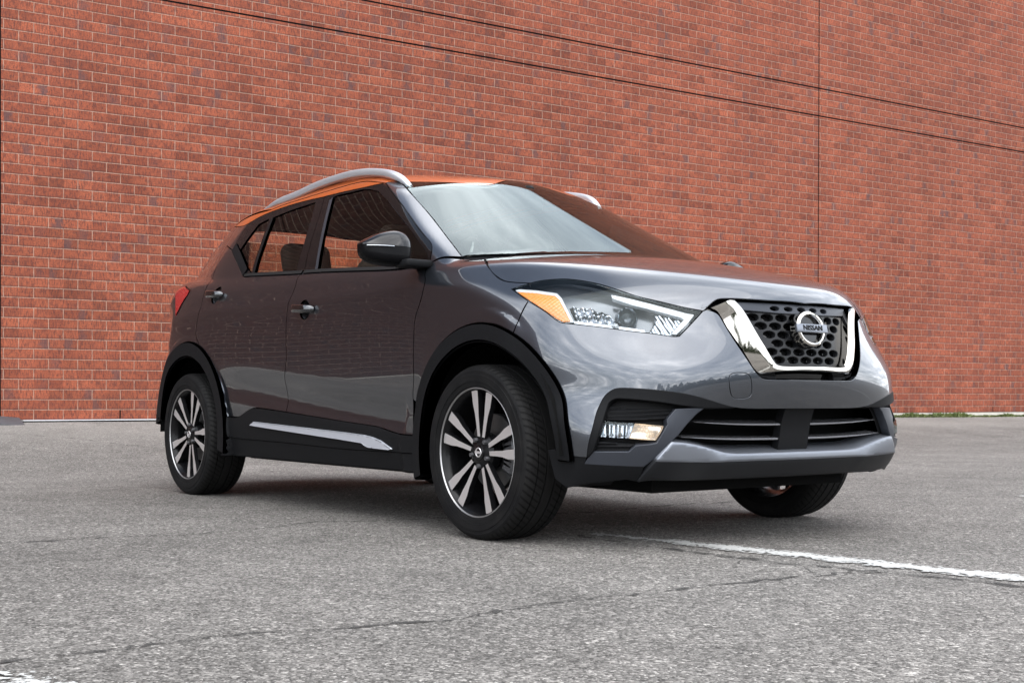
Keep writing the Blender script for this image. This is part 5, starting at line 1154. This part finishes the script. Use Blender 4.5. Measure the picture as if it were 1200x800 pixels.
def wheel(x,y,rot,parent,sg=-1):
    """sg=-1: outer face towards -y. Built with the outer face at -y, turned round for the other side"""
    org=np.array([x,y,RW-.004])
    # spoked face: five twin spokes
    bm=bmesh.new();yf=-.094
    def V3(r,t,yv): return bm.verts.new((t,yv,r))
    Rr=.2315
    for k in range(5):
        for s in (-1,1):
            ax=math.radians(72*k)
            st=[(.056,.0140,.016),(.100,.0220,.0190),(.138,.0300,.0230),(.168,.0370,.0330),(.2205,.0460,.0385)]
            tops=[];bots=[]
            for (r,o,w) in st:
                dpt=yf+.010*(1-((r-.05)/.17))*1.0+.004
                row=[]
                for q,dy,ww in ((-1,.020,1.25),(-1,.0,1.0),(1,.0,1.0),(1,.020,1.25)):
                    tt=s*o+q*w*.5*ww
                    ca,sa=math.cos(ax),math.sin(ax)
                    row.append(bm.verts.new((tt*ca+r*sa,dpt+dy,r*ca-tt*sa)))
                tops.append(row)
            for a,b in zip(tops[:-1],tops[1:]):
                for j in range(3):
                    fc=bm.faces.new((a[j],a[j+1],b[j+1],b[j]));fc.material_index=0 if j==1 else 1
            bm.faces.new(tops[-1]).material_index=1
    bmesh.ops.recalc_face_normals(bm,faces=bm.faces)
    # hub disc
    V,F=lathe([(.0005,-.082),(.034,-.083),(.052,-.078),(.066,-.066),(.072,-.04)],(0,0,0),(0,1,0),40)
    b0=[bm.verts.new(v) for v in V]
    for q in F:
        try: bm.faces.new([b0[i] for i in q]).material_index=1
        except Exception: pass
    # lug nuts
    me=bpy.data.meshes.new('wheel')
    bm.to_mesh(me);bm.free()
    me.materials.append(MG['alu']);me.materials.append(MG['alublack'])
    Rm=Matrix.Rotation(rot,4,'Y')
    o=bpy.data.objects.new('wheel',me);COL.objects.link(o);o.parent=parent
    o.location=Vector(org-ORIG(parent));o.rotation_euler=(0,0,0 if sg<0 else math.pi)
    me.transform(Rm)
    def sub(name,V,F,m,sharp=40):
        me=mesh(name,V,F,True);bm=bmesh.new();bm.from_mesh(me);bmesh.ops.recalc_face_normals(bm,faces=bm.faces);bm.to_mesh(me);bm.free()
        me.polygons.foreach_set('use_smooth',[True]*len(me.polygons))
        try: me.set_sharp_from_angle(angle=math.radians(sharp))
        except Exception: pass
        q=link(name,me,o,m);return q
    V,F=tyre_mesh();sub('tyre',V,F,'tyre',35)
    V,F=lathe([(.2275,-.0930),(.2295,-.0990),(.2315,-.1008),(.2338,-.1000),(.2345,-.0975),(.2345,-.090)],(0,0,0),(0,1,0),96);sub('rim_lip',V,F,'lip',50)
    V,F=lathe([(.2285,-.0965),(.2210,-.086),(.2160,-.080),(.2100,-.06),(.2050,-.02),(.2000,.05),(.2200,.085),(.226,.098)],(0,0,0),(0,1,0),72);sub('rim',V,F,'alublack',50)
    V,F=lathe([(.0005,-.088),(.022,-.088),(.0265,-.086),(.028,-.080),(.029,-.06)],(0,0,0),(0,1,0),32);hc=sub('hub_cap',V,F,'black_gloss',30)
    # emblem: ring and bar
    V,F=lathe([(.0135,-.0885),(.0140,-.0900),(.0175,-.0900),(.0180,-.0885)],(0,0,0),(0,1,0),32)
    bm=bmesh.new();me=mesh('hub_emblem',V,F);bm.from_mesh(me);box(bm,(0,-.0892,0),(.042,.0024,.0085),.001,1)
    bmesh.ops.recalc_face_normals(bm,faces=bm.faces);bm.to_mesh(me);bm.free();me.transform(Rm) if 0 else None;link('hub_emblem',me,hc,'alu')
    for k in range(5):
        a=math.radians(72*k+36)+rot*0
        c=(.050*math.sin(a+rot),-.078,.050*math.cos(a+rot))
        V,F=lathe([(.0005,-.012),(.0075,-.012),(.0085,-.009),(.0095,.004)],c,(0,1,0),6);sub('wheel_nut',V,F,'alublack' if 0 else 'caliper',30)
    V,F=lathe([(.06,-.018),(.062,-.022),(.138,-.022),(.140,-.018),(.140,.002),(.06,.002)],(0,0,0),(0,1,0),60);sub('brake_disc',V,F,'disc',30)
    bm=bmesh.new()
    for a in np.linspace(-.42,.42,7):
        box(bm,(.125*math.cos(a),-.012,.125*math.sin(a)),(.06,.070,.040),.008,1,Matrix.Rotation(-a,3,'Y'))
    me=bpy.data.meshes.new('brake_caliper');bm.to_mesh(me);bm.free();link('brake_caliper',me,o,'caliper')
    return o
TY=.7595
wheel(0,-TY,math.radians(WROT_F),car);wheel(-2.62,-TY,math.radians(WROT_R),car)
wheel(0,TY,math.radians(20),car,1);wheel(-2.62,TY,math.radians(50),car,1)
# wheel wells, floor, underbody bits
def well(cx,sy):
    V=[];F=[];n=28
    for i in range(n+1):
        a=math.radians(0)+math.radians(180)*i/n
        for y in (.48,.845): V.append((cx+.43*math.cos(a),sy*y,.318+.43*math.sin(a)))
    for i in range(n): F.append((2*i,2*i+1,2*i+3,2*i+2))
    F.append(tuple(2*i for i in range(n+1)))
    rawobj('wheel_liner',V,F,car,'under',30)
for cx in (FA[0],RA[0]):
    for sy in (-1,1): well(cx,sy)
bm=bmesh.new()
box(bm,(-1.31,0,.222),(1.80,1.38,.04));box(bm,(-1.31,0,.21),(3.7,1.0,.05));box(bm,(.45,0,.27),(.36,1.1,.06));box(bm,(-3.0,0,.30),(.6,1.2,.06))
box(bm,(-2.62,0,.30),(.09,1.30,.07),.02);box(bm,(0,0,.26),(.12,1.30,.06),.02)
for y in (-.45,.45): box(bm,(-1.2,y,.205),(2.0,.08,.05),.01)
for v in bm.verts: v.co-=Vector(ORIG(car))
bmesh_obj('underbody',bm,car,'under',30)
for sy in (-1,1):
    bm=bmesh.new();box(bm,Vector((.43,sy*.69,.25))-Vector(ORIG(car)),(.05,.20,.075),.012,1);bmesh_obj('air_deflector',bm,car,'plastic',30)
bm=bmesh.new()
V,F=lathe([(.028,0),(.028,1.6)],(-1.0,-.25,.20),(-1,0,0.02),14);b0=[bm.verts.new(v-ORIG(car)) for v in V]
for q in F: bm.faces.new([b0[i] for i in q])
box(bm,Vector((-2.95,-.35,.27))-Vector(ORIG(car)),(.30,.45,.12),.04,2)
bmesh_obj('exhaust',bm,car,'caliper',40)
# inner shells so that nothing shows through the gaps
side=loop(lin([[-.33,-.86,.24],[-2.17,-.86,.24],[-2.17,-.8,.5],[-2.40,-.8,.72],[-2.75,-.8,.72],[-3.0,-.8,.60],[-3.0,-.75,1.04],[-2.0,-.8,1.06],[-.35,-.8,1.0],[-.33,-.86,.24]]))
panel('inner_shell',side,SIDE,'dark',car,True,off=-.055,thick=0,inset=0,res=.06)
fr=loop(lin([[.45,-.80,.70],[.10,-.82,.80],[.0,-.80,.86],[-.3,-.8,.95],[-.3,-.7,1.0],[.2,-.65,.86],[.62,-.45,.72],[.60,-.6,.66],[.45,-.80,.70]]))
bm=bmesh.new();box(bm,Vector((.10,0,.58))-Vector(ORIG(car)),(.9,.86,.44));box(bm,Vector((.42,0,.60))-Vector(ORIG(car)),(.36,1.1,.20));bmesh_obj('engine_bay',bm,car,'dark',0)
# cabin
hd=loop(lin([[-1.0,-.50,1.5],[-2.95,-.42,1.5],[-2.95,.42,1.5],[-1.0,.50,1.5],[-1.0,-.50,1.5]]))
panel('headliner',hd,TOP,'headliner',car,off=-.035,thick=0,res=.06)
bm=bmesh.new()
box(bm,(-.50,0,.90),(.50,1.40,.20),.06,3);box(bm,(-.62,0,.78),(.34,1.40,.20),.05,2)
box(bm,(-.60,-.0,.62),(.3,.26,.5),.03,2)
for v in bm.verts: v.co-=Vector(ORIG(car))
dash=bmesh_obj('dashboard',bm,car,'dark',40)
V=[];F=[];sp_=np.array([-.80,.36,.98]);axs=np.array([-.88,0,.47])
a1=np.array([0,1.,0]);a2=np.cross(axs,a1)
for i in range(40):
    t=2*math.pi*i/40
    for j in range(8):
        p=2*math.pi*j/8;rr=.182+.015*math.cos(p);V.append(sp_+(a1*math.cos(t)+a2*math.sin(t))*rr+axs*.015*math.sin(p))
for i in range(40):
    for j in range(8): F.append((i*8+j,((i+1)%40)*8+j,((i+1)%40)*8+(j+1)%8,i*8+(j+1)%8))
sw=rawobj('steering_wheel',V,F,car,'dark',60)
bm=bmesh.new();box(bm,sp_-ORIG(sw),(.04,.36,.05),.01,1,Matrix.Rotation(-.49,3,'Y'));box(bm,sp_-ORIG(sw),(.06,.13,.13),.02,2,Matrix.Rotation(-.49,3,'Y'));bmesh_obj('wheel_hub',bm,sw,'dark',40)
def seat(x,y,w,rear=False):
    bm=bmesh.new()
    box(bm,(x+.22,y,.56),(.52,w,.16),.06,3);R_=Matrix.Rotation(math.radians(-14),3,'Y')
    box(bm,(x-.10,y,.84),(.14,w,.62),.055,3,R_)
    for v in bm.verts: v.co-=Vector(ORIG(car))
    s=bmesh_obj('seat',bm,car,'seat',50)
    for yy in ([y] if not rear else [y-.38,y+.38]):
        bm=bmesh.new();box(bm,(x-.165,yy,1.215),(.10,.27,.17),.045,3,R_)
        for v in bm.verts: v.co-=Vector(ORIG(s))
        hr=bmesh_obj('headrest',bm,s,'seat',60)
        for dy in (-.06,.06):
            V,F=lathe([(.006,0),(.006,.12)],(x-.17,yy+dy,1.07),(-.02,0,1),10);rawobj('headrest_post',V,F,hr,'alu',50)
seat(-1.10,-.36,.50);seat(-1.10,.36,.50);seat(-2.05,0,1.25,True)
# inner pillars
for sy in (-1,1):
    bm=bmesh.new();box(bm,(-1.50,sy*.665,1.22),(.16,.05,.46),.015,2,Matrix.Rotation(sy*.50,3,'X') )
    for v in bm.verts: v.co-=Vector(ORIG(car))
bmb=bmesh.new();
for v in list(bmb.verts): pass
bmb.free()
# rear-view mirror
bm=bmesh.new();box(bm,Vector((-.86,0,1.39))-Vector(ORIG(car)),(.03,.23,.06),.015,2);box(bm,Vector((-.82,0,1.43))-Vector(ORIG(car)),(.05,.05,.06),.01,1);bmesh_obj('inside_mirror',bm,car,'dark',40)
